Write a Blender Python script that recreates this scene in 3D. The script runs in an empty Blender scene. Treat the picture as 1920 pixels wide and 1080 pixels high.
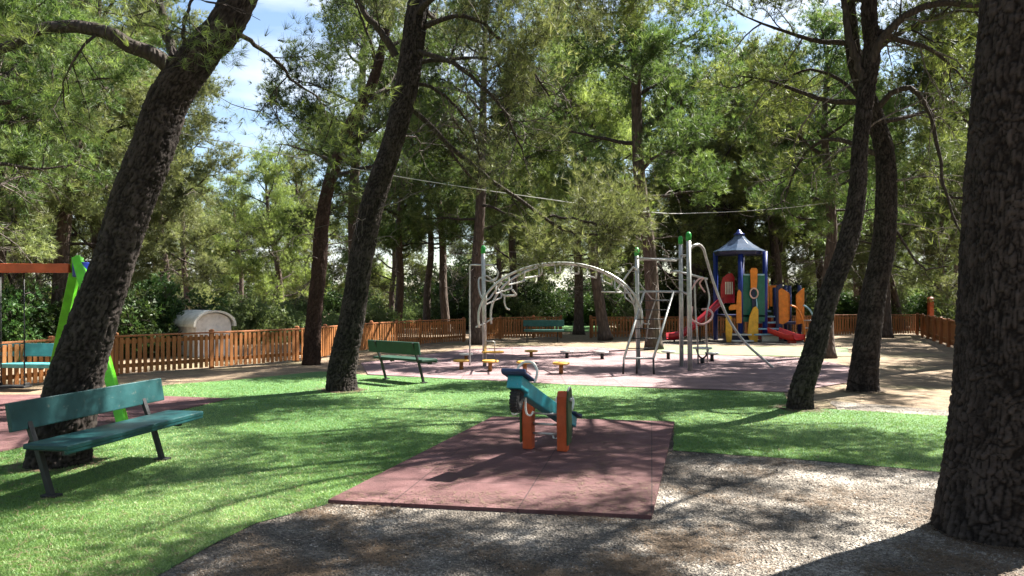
import bpy, math, random
import numpy as np
from mathutils import Vector, Matrix

SC = bpy.context.scene
COL = SC.collection
PI = math.pi
F, HZ, CH = 1440.0, 555.0, 1.65       # focal length in photo pixels, horizon row, eye height

# ------------------------------------------------------------------ camera, sky, sun, exposure
cam = bpy.data.cameras.new('camera'); cam_ob = bpy.data.objects.new('camera', cam); COL.objects.link(cam_ob)
cam.sensor_width = 36; cam.lens = 27; cam.shift_y = 15 / 1920
cam.clip_start = 0.1; cam.clip_end = 2000
cam_ob.location = (0, 0, CH); cam_ob.rotation_euler = (PI / 2, 0, 0)
SC.camera = cam_ob
SUN_AZ, SUN_EL = math.atan2(.85, .52), math.radians(50)
SUN_DIR = Vector((math.sin(SUN_AZ) * math.cos(SUN_EL), math.cos(SUN_AZ) * math.cos(SUN_EL), math.sin(SUN_EL)))
W = bpy.data.worlds.new('World'); SC.world = W; W.use_nodes = True
nt = W.node_tree; nt.nodes.clear()
sky = nt.nodes.new('ShaderNodeTexSky'); sky.sky_type = 'NISHITA'; sky.sun_disc = False
sky.sun_elevation = SUN_EL; sky.sun_rotation = SUN_AZ; sky.dust_density = 0.6; sky.ozone_density = 1.0
bg = nt.nodes.new('ShaderNodeBackground'); bg.inputs['Strength'].default_value = 0.05
wo = nt.nodes.new('ShaderNodeOutputWorld')
# thin cloud in the sky
wtc = nt.nodes.new('ShaderNodeTexCoord'); wmp = nt.nodes.new('ShaderNodeMapping'); wmp.inputs['Scale'].default_value = (1, 1, 3)
wn = nt.nodes.new('ShaderNodeTexNoise'); wn.inputs['Scale'].default_value = 3.2; wn.inputs['Detail'].default_value = 7
wr = nt.nodes.new('ShaderNodeValToRGB'); wr.color_ramp.elements[0].position = .46; wr.color_ramp.elements[1].position = .74
wm = nt.nodes.new('ShaderNodeMixRGB'); wm.inputs['Color2'].default_value = (6.5, 6.7, 7, 1)
nt.links.new(wtc.outputs['Generated'], wmp.inputs['Vector']); nt.links.new(wmp.outputs['Vector'], wn.inputs['Vector'])
nt.links.new(wn.outputs['Fac'], wr.inputs['Fac']); nt.links.new(wr.outputs['Color'], wm.inputs['Fac'])
nt.links.new(sky.outputs['Color'], wm.inputs['Color1'])
nt.links.new(wm.outputs['Color'], bg.inputs['Color']); nt.links.new(bg.outputs['Background'], wo.inputs['Surface'])
sun = bpy.data.lights.new('sun', 'SUN'); sun.energy = 5.0; sun.angle = math.radians(.53); sun.color = (1, .95, .86)
sun_ob = bpy.data.objects.new('sun', sun); COL.objects.link(sun_ob)
sun_ob.rotation_euler = (-SUN_DIR).to_track_quat('-Z', 'Y').to_euler(); sun_ob.location = (20, 15, 30)
SC.view_settings.view_transform = 'Standard'; SC.view_settings.look = 'None'
SC.view_settings.exposure = 2.25; SC.view_settings.gamma = 1
SC.render.engine = 'CYCLES'
SC.cycles.max_bounces = 6; SC.cycles.diffuse_bounces = 1; SC.cycles.transmission_bounces = 3; SC.cycles.glossy_bounces = 2
SC.cycles.use_denoising = True

# ------------------------------------------------------------------ helpers
def G(x, y, z=0.0):
    d = (CH - z) * F / (y - HZ); return Vector(((x - 960) / F * d, d, z))
def P(x, y, d):
    return Vector(((x - 960) / F * d, d, CH + (HZ - y) / F * d))

def tag(o, label=None, cat=None, group=None, kind=None):
    if label: o['label'] = label
    if cat: o['category'] = cat
    if group: o['group'] = group
    if kind: o['kind'] = kind
    return o
def thing(name, label, cat, loc=(0, 0, 0), rz=0, group=None):
    o = bpy.data.objects.new(name, None); COL.objects.link(o); o.empty_display_size = .2
    o.location = loc; o.rotation_euler = (0, 0, rz)
    return tag(o, label, cat, group)
def root_loc(p):
    if p is None: return Vector((0, 0, 0))
    while p.parent: p = p.parent
    return p.location.copy()
def raw_mesh(name, V, Fv, mat, parent=None, smooth=False, attr=None, off=None):
    """V: (n,3) array, Fv: (m,3|4) int array."""
    V = np.asarray(V, dtype=np.float32)
    o = off if off is not None else root_loc(parent)
    V = V - np.array(o, dtype=np.float32)
    Fv = np.asarray(Fv, dtype=np.int32); k = Fv.shape[1]; m = len(Fv)
    me = bpy.data.meshes.new(name)
    me.vertices.add(len(V)); me.vertices.foreach_set('co', V.ravel())
    me.loops.add(m * k); me.loops.foreach_set('vertex_index', Fv.ravel())
    me.polygons.add(m); me.polygons.foreach_set('loop_start', np.arange(m, dtype=np.int32) * k)
    me.polygons.foreach_set('loop_total', np.full(m, k, dtype=np.int32))
    me.polygons.foreach_set('use_smooth', np.full(m, smooth, dtype=bool))
    me.update(calc_edges=True)
    if attr is not None:
        a = me.attributes.new('tint', 'FLOAT', 'POINT'); a.data.foreach_set('value', np.asarray(attr, dtype=np.float32))
    me.materials.append(mat)
    ob = bpy.data.objects.new(name, me); COL.objects.link(ob)
    if parent: ob.parent = parent
    return ob
def frames(P_, up=None):
    P_ = np.asarray(P_, float); n = len(P_)
    T = np.gradient(P_, axis=0); T /= np.linalg.norm(T, axis=1)[:, None] + 1e-9
    a = np.array([1., 0, 0]) if abs(T[0][0]) < .8 else np.array([0, 1., 0])
    N = np.zeros_like(T); N[0] = a - T[0] * (a @ T[0]); N[0] /= np.linalg.norm(N[0])
    for i in range(1, n):
        v = N[i - 1] - T[i] * (N[i - 1] @ T[i]); N[i] = v / (np.linalg.norm(v) + 1e-9)
    return T, N, np.cross(T, N)
def spline(pts, n):
    p = np.asarray([tuple(q) for q in pts], float)
    if len(p) == 2: return p[0] + (p[1] - p[0]) * np.linspace(0, 1, n)[:, None]
    e = np.vstack([2 * p[0] - p[1], p, 2 * p[-1] - p[-2]])
    out = []
    for t in np.linspace(0, len(p) - 1 - 1e-6, n):
        i = int(t); u = t - i; a, b, c, d = e[i], e[i + 1], e[i + 2], e[i + 3]
        out.append(.5 * ((2 * b) + (c - a) * u + (2 * a - 5 * b + 4 * c - d) * u * u + (3 * b - a - 3 * c + d) * u ** 3))
    return np.array(out)

class MB:
    def __init__(s): s.v = []; s.f = []; s.sm = []
    def add(s, vs, fs, sm=False):
        b = len(s.v); s.v += [tuple(v) for v in vs]
        for f in fs: s.f.append([b + i for i in f]); s.sm.append(sm)
        return s
    def box(s, c, d, m=None, rz=0, ry=0, rx=0):
        R = Matrix.Rotation(rz, 3, 'Z') @ Matrix.Rotation(ry, 3, 'Y') @ Matrix.Rotation(rx, 3, 'X') if m is None else m
        c = Vector(c); vs = [c + R @ Vector((x * d[0] / 2, y * d[1] / 2, z * d[2] / 2)) for x in (-1, 1) for y in (-1, 1) for z in (-1, 1)]
        return s.add(vs, [(0, 1, 3, 2), (4, 6, 7, 5), (0, 4, 5, 1), (2, 3, 7, 6), (0, 2, 6, 4), (1, 5, 7, 3)])
    def bar(s, a, b, w, h, up=(0, 0, 1)):
        a, b = Vector(a), Vector(b); x = (b - a); L = x.length; x.normalize()
        y = Vector(up).cross(x)
        if y.length < 1e-4: y = Vector((0, 1, 0)).cross(x)
        y.normalize(); z = x.cross(y)
        return s.box((a + b) / 2, (L, w, h), Matrix((x, y, z)).transposed())
    def tube(s, pts, r, n=10, k=None, cap=True, closed=False):
        Q = spline(pts, k) if k else np.asarray([tuple(p) for p in pts], float)
        m = len(Q); rr = np.broadcast_to(np.asarray(r, float), (m,)) if np.ndim(r) == 0 else np.interp(np.linspace(0, 1, m), np.linspace(0, 1, len(r)), r)
        T, N, B = frames(Q)
        vs = []
        for i in range(m):
            for j in range(n):
                a = 2 * PI * j / n; vs.append(Q[i] + rr[i] * (math.cos(a) * N[i] + math.sin(a) * B[i]))
        fs = [(i * n + j, i * n + (j + 1) % n, (i + 1) * n + (j + 1) % n, (i + 1) * n + j) for i in range(m - 1) for j in range(n)]
        s.add(vs, fs, True)
        if cap:
            b = len(s.v) - m * n
            s.f.append([b + j for j in range(n)][::-1]); s.sm.append(False)
            s.f.append([b + (m - 1) * n + j for j in range(n)]); s.sm.append(False)
        return s
    def lathe(s, c, prof, n=20, sm=True, rot=0):
        c = Vector(c); vs = [c + Vector((r * math.cos(2 * PI * j / n + rot), r * math.sin(2 * PI * j / n + rot), z)) for r, z in prof for j in range(n)]
        fs = [(i * n + j, i * n + (j + 1) % n, (i + 1) * n + (j + 1) % n, (i + 1) * n + j) for i in range(len(prof) - 1) for j in range(n)]
        s.add(vs, fs, sm); b = len(s.v) - len(vs)
        s.f.append([b + j for j in range(n)][::-1]); s.sm.append(False)
        s.f.append([b + (len(prof) - 1) * n + j for j in range(n)]); s.sm.append(False)
        return s
    def prism(s, poly, nrm):
        """flat outline (3-D points) extruded by the vector nrm"""
        a = [Vector(p) for p in poly]; n = len(a); nrm = Vector(nrm)
        s.add(a + [p + nrm for p in a], [tuple(range(n))[::-1], tuple(range(n, 2 * n))] + [(i, (i + 1) % n, n + (i + 1) % n, n + i) for i in range(n)])
        return s
    def build(s, name, mat, parent=None, bevel=0, off=None):
        me = bpy.data.meshes.new(name); o = off if off is not None else root_loc(parent)
        me.from_pydata([(x - o[0], y - o[1], z - o[2]) for x, y, z in s.v], [], s.f)
        me.polygons.foreach_set('use_smooth', s.sm); me.materials.append(mat)
        me.validate(); me.update()
        ob = bpy.data.objects.new(name, me); COL.objects.link(ob)
        if parent: ob.parent = parent
        if bevel:
            b = ob.modifiers.new('bevel', 'BEVEL'); b.width = bevel; b.segments = 2; b.limit_method = 'ANGLE'
        return ob
def dup(o, parent=None):
    c = o.copy(); COL.objects.link(c); c.parent = parent
    for ch in [k for k in SC.objects if k.parent == o] if parent is None and o.name not in KIDS else KIDS.get(o.name, []): dup(ch, c)
    return c
KIDS = {}

# ------------------------------------------------------------------ materials
def nmat(name):
    m = bpy.data.materials.new(name); m.use_nodes = True; n = m.node_tree; b = n.nodes['Principled BSDF']; return m, n, b
def ramp(n, stops):
    r = n.nodes.new('ShaderNodeValToRGB'); e = r.color_ramp.elements
    while len(e) < len(stops): e.new(.5)
    for q, (p, c) in zip(e, stops): q.position = p; q.color = (*c, 1)
    return r
def noise(n, scale, detail=5, vec=None, rough=.6):
    t = n.nodes.new('ShaderNodeTexNoise'); t.inputs['Scale'].default_value = scale; t.inputs['Detail'].default_value = detail; t.inputs['Roughness'].default_value = rough
    if vec: n.links.new(vec, t.inputs['Vector'])
    return t
def coord(n, out='Object', scale=(1, 1, 1)):
    c = n.nodes.new('ShaderNodeTexCoord'); m = n.nodes.new('ShaderNodeMapping'); m.inputs['Scale'].default_value = scale
    n.links.new(c.outputs[out], m.inputs['Vector']); return m.outputs['Vector']
def bump(n, b, h, dist, strength=1):
    u = n.nodes.new('ShaderNodeBump'); u.inputs['Distance'].default_value = dist; u.inputs['Strength'].default_value = strength
    n.links.new(h, u.inputs['Height']); n.links.new(u.outputs['Normal'], b.inputs['Normal']); return u
def mix(n, fac, a, b, mode='MIX'):
    m = n.nodes.new('ShaderNodeMixRGB'); m.blend_type = mode
    for s, i in ((fac, 'Fac'), (a, 'Color1'), (b, 'Color2')):
        if hasattr(s, 'links'): n.links.new(s, m.inputs[i])
        elif isinstance(s, (int, float)): m.inputs[i].default_value = s
        else: m.inputs[i].default_value = (*s, 1)
    return m.outputs['Color']

def paint(name, c, wear=(.25, .22, .18), amount=.25, rough=.55, scale=6, grain=False, metal=0):
    """painted or stained surface with fading, dirt and scuffs"""
    m, n, b = nmat(name)
    v = coord(n, 'Object', (1, 1, .25) if grain else (1, 1, 1))
    n1 = noise(n, scale, 8, v); n2 = noise(n, scale * 7, 6, v)
    c1 = tuple(x * .72 for x in c); c2 = tuple(min(1, x * 1.25 + .012) for x in c)
    r1 = ramp(n, [(.3, c1), (.55, c), (.75, c2)]); n.links.new(n1.outputs['Fac'], r1.inputs['Fac'])
    r2 = ramp(n, [(.62, (0, 0, 0)), (.74, (amount,) * 3)]); n.links.new(n2.outputs['Fac'], r2.inputs['Fac'])
    n.links.new(mix(n, r2.outputs['Color'], r1.outputs['Color'], wear), b.inputs['Base Color'])
    b.inputs['Roughness'].default_value = rough; b.inputs['Metallic'].default_value = metal
    bump(n, b, n2.outputs['Fac'], .003, .5); return m

M = {}
M['teal'] = paint('teal_paint', (.001, .048, .052), amount=.35, scale=3, rough=.5)
M['green'] = paint('green_paint', (.005, .042, .024), amount=.25)
M['dark_teal'] = paint('dark_teal_paint', (.012, .085, .075), amount=.3)
M['pale_teal'] = paint('faded_teal_paint', (.08, .36, .38), amount=.4)
M['black_steel'] = paint('black_steel', (.016, .016, .018), (.12, .06, .03), .3, .5)
M['galv'] = paint('galvanised_steel', (.5, .5, .48), (.25, .22, .19), .35, .38, 10, metal=.45)
M['cap'] = paint('green_plastic', (.02, .33, .05), amount=.1, rough=.4)
M['yellow'] = paint('yellow_plastic', (.74, .42, .07), amount=.3)
M['orange'] = paint('orange_panel', (.72, .21, .015), amount=.15, rough=.4)
M['amber'] = paint('amber_panel', (.78, .40, .03), amount=.15, rough=.4)
M['red'] = paint('red_plastic', (.36, .008, .015), amount=.08, rough=.3)
M['red_orange'] = paint('coral_plastic', (.6, .04, .025), amount=.1, rough=.3)
M['blue'] = paint('blue_post_paint', (.008, .025, .2), amount=.1, rough=.35)
M['navy'] = paint('navy_panel', (.01, .012, .07), amount=.1, rough=.35)
M['roof_blue'] = paint('blue_roof_plastic', (.045, .07, .12), amount=.3, rough=.22)
M['panel_green'] = paint('green_panel', (.008, .13, .09), amount=.1, rough=.35)
M['lime'] = paint('lime_green_paint', (.10, .48, .012), amount=.15, rough=.4)
M['rust_orange'] = paint('orange_beam_paint', (.5, .085, .02), amount=.3)
M['post_orange'] = paint('orange_seesaw_paint', (.5, .075, .012), (.2, .12, .07), .35, .5, 8)
M['olive'] = paint('dark_green_panel', (.03, .06, .018), amount=.4)
M['aqua'] = paint('aqua_seesaw_paint', (.02, .28, .34), (.5, .5, .45), .5, .4, 8)
M['cream'] = paint('cream_edge', (.7, .68, .62), amount=.3)
M['seat_navy'] = paint('navy_seat', (.01, .03, .09), amount=.2, rough=.5)
M['rubber'] = paint('tyre_rubber', (.014, .014, .015), (.05, .045, .04), .4, .8)
M['white_tube'] = paint('white_tube_paint', (.68, .67, .6), (.3, .25, .2), .3, .35)
M['pink_tube'] = paint('pink_tube_paint', (.72, .42, .38), amount=.2, rough=.35)
M['sky_tube'] = paint('pale_blue_tube', (.3, .5, .62), amount=.2, rough=.35)
M['plaster'] = paint('cream_plaster', (.8, .75, .72), (.4, .36, .32), .3, .8)
M['fence'] = paint('stained_fence_wood', (.32, .12, .03), (.16, .08, .03), .6, .6, 5, grain=True)
M['fence_rail'] = paint('stained_rail_wood', (.32, .115, .038), (.2, .11, .05), .6, .6, 5, grain=True)
M['cable'] = paint('pale_cable', (.55, .55, .52), amount=.2)

def bark(name, dark=(.03, .022, .018), light=(.14, .115, .10), real=True, sc=1.0):
    m, n, b = nmat(name)
    v = coord(n, 'Object', (1, 1, .3)); n1 = noise(n, 14 * sc, 9, v, .7); n2 = noise(n, 60 * sc, 5, v)
    if real:
        at = n.nodes.new('ShaderNodeAttribute'); at.attribute_name = 'tint'; r = ramp(n, [(0, dark), (.55, tuple(.5 * (a + c) for a, c in zip(dark, light))), (1, light)])
        ma = n.nodes.new('ShaderNodeMath'); ma.operation = 'MULTIPLY_ADD'; ma.inputs[1].default_value = .9
        mb_ = n.nodes.new('ShaderNodeMath'); mb_.operation = 'MULTIPLY'; n.links.new(n1.outputs['Fac'], mb_.inputs[0]); mb_.inputs[1].default_value = .7
        mc = n.nodes.new('ShaderNodeMath'); mc.operation = 'MULTIPLY'; n.links.new(at.outputs['Fac'], mc.inputs[0]); n.links.new(mb_.outputs[0], mc.inputs[1])
        ma.inputs[1].default_value = 1.7; n.links.new(mc.outputs[0], ma.inputs[0]); ma.inputs[2].default_value = 0
        n.links.new(ma.outputs[0], r.inputs['Fac'])
        n.links.new(r.outputs['Color'], b.inputs['Base Color']); bump(n, b, n2.outputs['Fac'], .01, .8)
    else:
        vo = n.nodes.new('ShaderNodeTexVoronoi'); vo.feature = 'DISTANCE_TO_EDGE'; vo.inputs['Scale'].default_value = 11 * sc; n.links.new(v, vo.inputs['Vector'])
        r = ramp(n, [(0, dark), (.25, tuple(.6 * (a + c) for a, c in zip(dark, light))), (.5, light)]); n.links.new(vo.outputs['Distance'], r.inputs['Fac'])
        n.links.new(mix(n, .5, r.outputs['Color'], mix(n, n1.outputs['Fac'], dark, light)), b.inputs['Base Color'])
        bump(n, b, vo.outputs['Distance'], .05, 1)
    b.inputs['Roughness'].default_value = .9; b.inputs['Specular IOR Level'].default_value = .2
    return m
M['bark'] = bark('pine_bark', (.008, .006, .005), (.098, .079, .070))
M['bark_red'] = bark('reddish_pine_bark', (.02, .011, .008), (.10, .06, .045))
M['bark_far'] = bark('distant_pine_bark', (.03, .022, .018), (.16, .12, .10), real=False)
M['limb'] = bark('limb_bark', (.02, .016, .014), (.09, .072, .062), real=False, sc=1.6)
M['dead_twig'] = bark('grey_twig_bark', (.08, .068, .06), (.26, .22, .20), real=False, sc=2)

def foliage(name, a, b_, c, trans=.42, scale=1.3, olive=.0):
    m = bpy.data.materials.new(name); m.use_nodes = True; n = m.node_tree; n.nodes.clear()
    o = n.nodes.new('ShaderNodeOutputMaterial'); at = n.nodes.new('ShaderNodeAttribute'); at.attribute_name = 'tint'
    oi = n.nodes.new('ShaderNodeObjectInfo')
    r = ramp(n, [(0, a), (.5, b_), (1, c)]); n.links.new(at.outputs['Fac'], r.inputs['Fac'])
    hs = n.nodes.new('ShaderNodeHueSaturation'); n.links.new(r.outputs['Color'], hs.inputs['Color'])
    mr = n.nodes.new('ShaderNodeMapRange'); mr.inputs[3].default_value = .475; mr.inputs[4].default_value = .507; n.links.new(oi.outputs['Random'], mr.inputs[0]); n.links.new(mr.outputs[0], hs.inputs['Hue'])
    mv = n.nodes.new('ShaderNodeMapRange'); mv.inputs[3].default_value = .62; mv.inputs[4].default_value = 1.35; n.links.new(oi.outputs['Random'], mv.inputs[0]); n.links.new(mv.outputs[0], hs.inputs['Value'])
    d = n.nodes.new('ShaderNodeBsdfPrincipled'); d.inputs['Roughness'].default_value = .5; d.inputs['Specular IOR Level'].default_value = .35
    t = n.nodes.new('ShaderNodeBsdfTranslucent'); x = n.nodes.new('ShaderNodeMixShader'); x.inputs[0].default_value = trans
    n.links.new(hs.outputs['Color'], d.inputs['Base Color'])
    g = mix(n, 1.0, hs.outputs['Color'], (1.35, 1.4, .85), 'MULTIPLY'); n.links.new(g, t.inputs['Color'])
    n.links.new(d.outputs[0], x.inputs[1]); n.links.new(t.outputs[0], x.inputs[2]); n.links.new(x.outputs[0], o.inputs['Surface'])
    return m
M['needles'] = foliage('pine_needles', (.05, .075, .024), (.135, .175, .052), (.32, .37, .14))
M['needles_deep'] = foliage('deep_pine_needles', (.028, .05, .016), (.07, .11, .036), (.17, .22, .075))
M['needles_pale'] = foliage('pale_pine_needles', (.08, .11, .05), (.19, .235, .105), (.38, .43, .22))
M['needles_brown'] = foliage('dry_pine_needles', (.07, .045, .03), (.12, .075, .045), (.16, .12, .06), trans=.3)
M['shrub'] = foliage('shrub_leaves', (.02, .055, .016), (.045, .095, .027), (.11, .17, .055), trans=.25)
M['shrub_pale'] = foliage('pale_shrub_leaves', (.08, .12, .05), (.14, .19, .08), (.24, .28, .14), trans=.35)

def m_ground():
    m, n, b = nmat('needle_strewn_earth'); v = coord(n, 'Object')
    big = noise(n, .35, 5, v); mid = noise(n, 3, 8, v, .7); fine = noise(n, 55, 4, v, .8)
    r = ramp(n, [(.3, (.12, .085, .06)), (.5, (.24, .172, .11)), (.68, (.37, .275, .18))]); n.links.new(mid.outputs['Fac'], r.inputs['Fac'])
    gr = ramp(n, [(.52, (0,) * 3), (.68, (.6,) * 3)]); n.links.new(big.outputs['Fac'], gr.inputs['Fac'])
    c = mix(n, gr.outputs['Color'], r.outputs['Color'], (.20, .21, .09))
    f = ramp(n, [(.35, (.55,) * 3), (.6, (1.15,) * 3)]); n.links.new(fine.outputs['Fac'], f.inputs['Fac'])
    n.links.new(mix(n, 1.0, c, f.outputs['Color'], 'MULTIPLY'), b.inputs['Base Color'])
    b.inputs['Roughness'].default_value = .95; bump(n, b, fine.outputs['Fac'], .02); return m
def m_gravel():
    m, n, b = nmat('grey_gravel'); v = coord(n, 'Object')
    big = noise(n, .9, 6, v, .65); vo = n.nodes.new('ShaderNodeTexVoronoi'); vo.inputs['Scale'].default_value = 55; n.links.new(v, vo.inputs['Vector'])
    fine = noise(n, 120, 4, v, .8)
    r = ramp(n, [(.38, (.055, .042, .032)), (.5, (.19, .162, .132)), (.60, (.35, .31, .262))]); n.links.new(big.outputs['Fac'], r.inputs['Fac'])
    sp = n.nodes.new('ShaderNodeSeparateColor'); n.links.new(vo.outputs['Color'], sp.inputs['Color'])
    s = ramp(n, [(0, (.45,) * 3), (.5, (.85,) * 3), (1, (1.5,) * 3)]); n.links.new(sp.outputs[0], s.inputs['Fac'])
    c = mix(n, 1.0, r.outputs['Color'], s.outputs['Color'], 'MULTIPLY')
    f = ramp(n, [(.35, (.6,) * 3), (.65, (1.2,) * 3)]); n.links.new(fine.outputs['Fac'], f.inputs['Fac'])
    n.links.new(mix(n, 1.0, c, f.outputs['Color'], 'MULTIPLY'), b.inputs['Base Color'])
    b.inputs['Roughness'].default_value = .92; bump(n, b, vo.outputs['Distance'], .02); return m
def m_turf():
    m, n, b = nmat('artificial_turf'); v = coord(n, 'Object', (1, 1, 1)); a = noise(n, 1.2, 5, v); f = noise(n, 140, 3, v, .8)
    r = ramp(n, [(.3, (.05, .15, .03)), (.7, (.09, .22, .05))]); n.links.new(a.outputs['Fac'], r.inputs['Fac'])
    g = ramp(n, [(.35, (.6,) * 3), (.65, (1.25,) * 3)]); n.links.new(f.outputs['Fac'], g.inputs['Fac'])
    n.links.new(mix(n, 1, r.outputs['Color'], g.outputs['Color'], 'MULTIPLY'), b.inputs['Base Color'])
    b.inputs['Roughness'].default_value = .7; bump(n, b, f.outputs['Fac'], .02); return m
def m_rubber(name, c, rz):
    m, n, b = nmat(name); v = coord(n, 'Object'); a = noise(n, 1.6, 6, v, .7); f = noise(n, 160, 3, v, .9)
    mp = n.nodes.new('ShaderNodeMapping'); mp.inputs['Rotation'].default_value = (0, 0, rz); n.links.new(v, mp.inputs['Vector'])
    br = n.nodes.new('ShaderNodeTexBrick'); br.inputs['Scale'].default_value = 1; br.inputs['Brick Width'].default_value = 1; br.inputs['Row Height'].default_value = .5; br.inputs['Mortar Size'].default_value = .006
    br.offset = 0; br.inputs['Color1'].default_value = (1, 1, 1, 1); br.inputs['Color2'].default_value = (.86, .86, .86, 1); br.inputs['Mortar'].default_value = (.4,) * 3 + (1,)
    n.links.new(mp.outputs[0], br.inputs['Vector'])
    r = ramp(n, [(.3, tuple(x * .65 for x in c)), (.5, c), (.7, tuple(x * 1.35 + .03 for x in c))]); n.links.new(a.outputs['Fac'], r.inputs['Fac'])
    g = ramp(n, [(.35, (.7,) * 3), (.65, (1.2,) * 3)]); n.links.new(f.outputs['Fac'], g.inputs['Fac'])
    c1 = mix(n, 1, r.outputs['Color'], g.outputs['Color'], 'MULTIPLY')
    n.links.new(mix(n, 1, c1, br.outputs['Color'], 'MULTIPLY'), b.inputs['Base Color'])
    b.inputs['Roughness'].default_value = .85; bump(n, b, f.outputs['Fac'], .008); return m
M['thin_turf'] = paint('thin_dusty_turf', (.15, .19, .10), (.3, .26, .2), .6, .9, 3); M['ground'] = m_ground(); M['gravel'] = m_gravel(); M['turf'] = m_turf()
M['mat_red'] = m_rubber('red_rubber_tiles', (.128, .052, .052), .18); M['mat_pink'] = m_rubber('pink_rubber_tiles', (.235, .15, .155), 0)
M['blade'] = foliage('turf_blades', (.10, .22, .05), (.23, .39, .13), (.42, .56, .28), trans=.3)
M['stone'] = foliage('pebble_stone', (.05, .04, .03), (.15, .126, .102), (.39, .35, .305), trans=0)
M['litter'] = paint('dry_needle_litter', (.13, .085, .05), amount=.2, rough=.8, scale=30)

# ------------------------------------------------------------------ ground and surfaces
def sheet(name, pts, z, mat, th=0.0):
    from mathutils.geometry import tessellate_polygon
    n = len(pts); top = [(p[0], p[1], z) for p in pts]; tris = tessellate_polygon([[Vector(p) for p in top]]); fs = []
    for a, b, c in tris:
        A, B, C_ = pts[a], pts[b], pts[c]; cr = (B[0] - A[0]) * (C_[1] - A[1]) - (B[1] - A[1]) * (C_[0] - A[0])
        if abs(cr) > 1e-9: fs.append((a, b, c) if cr > 0 else (a, c, b))
    if th:
        area = sum(pts[k][0] * pts[(k + 1) % n][1] - pts[(k + 1) % n][0] * pts[k][1] for k in range(n))
        top += [(p[0], p[1], z - th) for p in pts]
        fs += [(k, k + n, (k + 1) % n + n, (k + 1) % n) if area > 0 else (k, (k + 1) % n, (k + 1) % n + n, k + n) for k in range(n)]
    me = bpy.data.meshes.new(name); me.from_pydata(top, [], fs); me.update(); me.materials.append(mat)
    o = bpy.data.objects.new(name, me); COL.objects.link(o); o['kind'] = 'structure'; return o
def wob(pts, amp, step=.25, seed=1):
    """rough, hand-laid outline"""
    r = random.Random(seed); out = []
    for i, p in enumerate(pts):
        q = pts[(i + 1) % len(pts)]; L = math.hypot(q[0] - p[0], q[1] - p[1]); k = max(1, min(60, int(L / step)))
        for j in range(k):
            t = j / k; a = amp * (0 if j == 0 else 1)
            out.append((p[0] + (q[0] - p[0]) * t + r.uniform(-a, a), p[1] + (q[1] - p[1]) * t + r.uniform(-a, a)))
    return out
gxy = lambda *a: [tuple(G(x, y))[:2] for x, y in a]
gx = np.concatenate([[-400, -200, -100, -60], np.arange(-40, 41, 2), [60, 100, 200, 400]]); gy = np.concatenate([[-60, -30, -10], np.arange(0, 61, 2), [80, 120, 200, 400, 700]])
XX, YY = np.meshgrid(gx, gy); nn = len(gx); ii = (np.arange(len(gy) - 1)[:, None] * nn + np.arange(nn - 1)).ravel()
raw_mesh('ground', np.stack([XX.ravel(), YY.ravel(), np.full(XX.size, -.004)], 1), np.stack([ii, ii + 1, ii + nn + 1, ii + nn], 1), M['ground'], off=(0, 0, 0))['kind'] = 'structure'
gravel_pts = [(-6, -2), (9, -2), (12, 9.5)] + gxy((1800, 772), (1560, 752)) + [(4.2, 9.9), (0, 8.6), (-1.5, 6.4), (-3.5, 4.5), (-6, 2)]
sheet('gravel', wob(gravel_pts, .05, .3, 3), .004, M['gravel'])
turf_poly = [(-14, 1.0), (-2.6, 2.5)] + gxy((300, 1080), (395, 1025), (480, 983), (615, 947), (925, 786), (1265, 796), (1262, 846), (1500, 863), (1700, 880), (1765, 887), (1900, 905), (1905, 800), (1775, 781), (1540, 767), (1480, 758), (1470, 737), (1240, 730), (1000, 718), (690, 704), (600, 697), (450, 712), (330, 721), (200, 735), (-200, 780))
turf_pts = wob(turf_poly, .012, .3, 5)
sheet('turf', turf_pts, .009, M['turf'])
mat_near = gxy((615, 945), (1222, 975), (1265, 795), (925, 785))
sheet('rubber_mat_surface', mat_near, .034, M['mat_red'], .032)
mat_left = gxy((432, 749), (235, 742), (60, 742)) + [(-14, 12.4), (-14, 7.0)] + gxy((0, 850), (200, 803))
sheet('swing_mat_surface', mat_left, .020, M['mat_red'], .012)
mat_big = gxy((676, 681), (690, 703), (900, 714), (1100, 724), (1240, 728), (1480, 736), (1590, 718), (1600, 690), (1520, 672), (1240, 664), (1130, 652), (1000, 650), (880, 655))
sheet('play_area_surface', mat_big, .016, M['mat_pink'], .010)
sheet('far_turf', wob(gxy((1240, 663), (1510, 669), (1600, 668), (1590, 652), (1400, 650), (1230, 650)), .1, .5, 8), .010, M['thin_turf'])
sheet('sand_pad', wob(gxy((1240, 646), (1540, 646), (1530, 636), (1240, 636)), .15, .6, 4), .005, M['gravel'])
sheet('far_lawn', wob(gxy((1030, 622), (1130, 622), (1120, 597), (1050, 597)), .3, .9, 4), .006, M['turf'])

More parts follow.
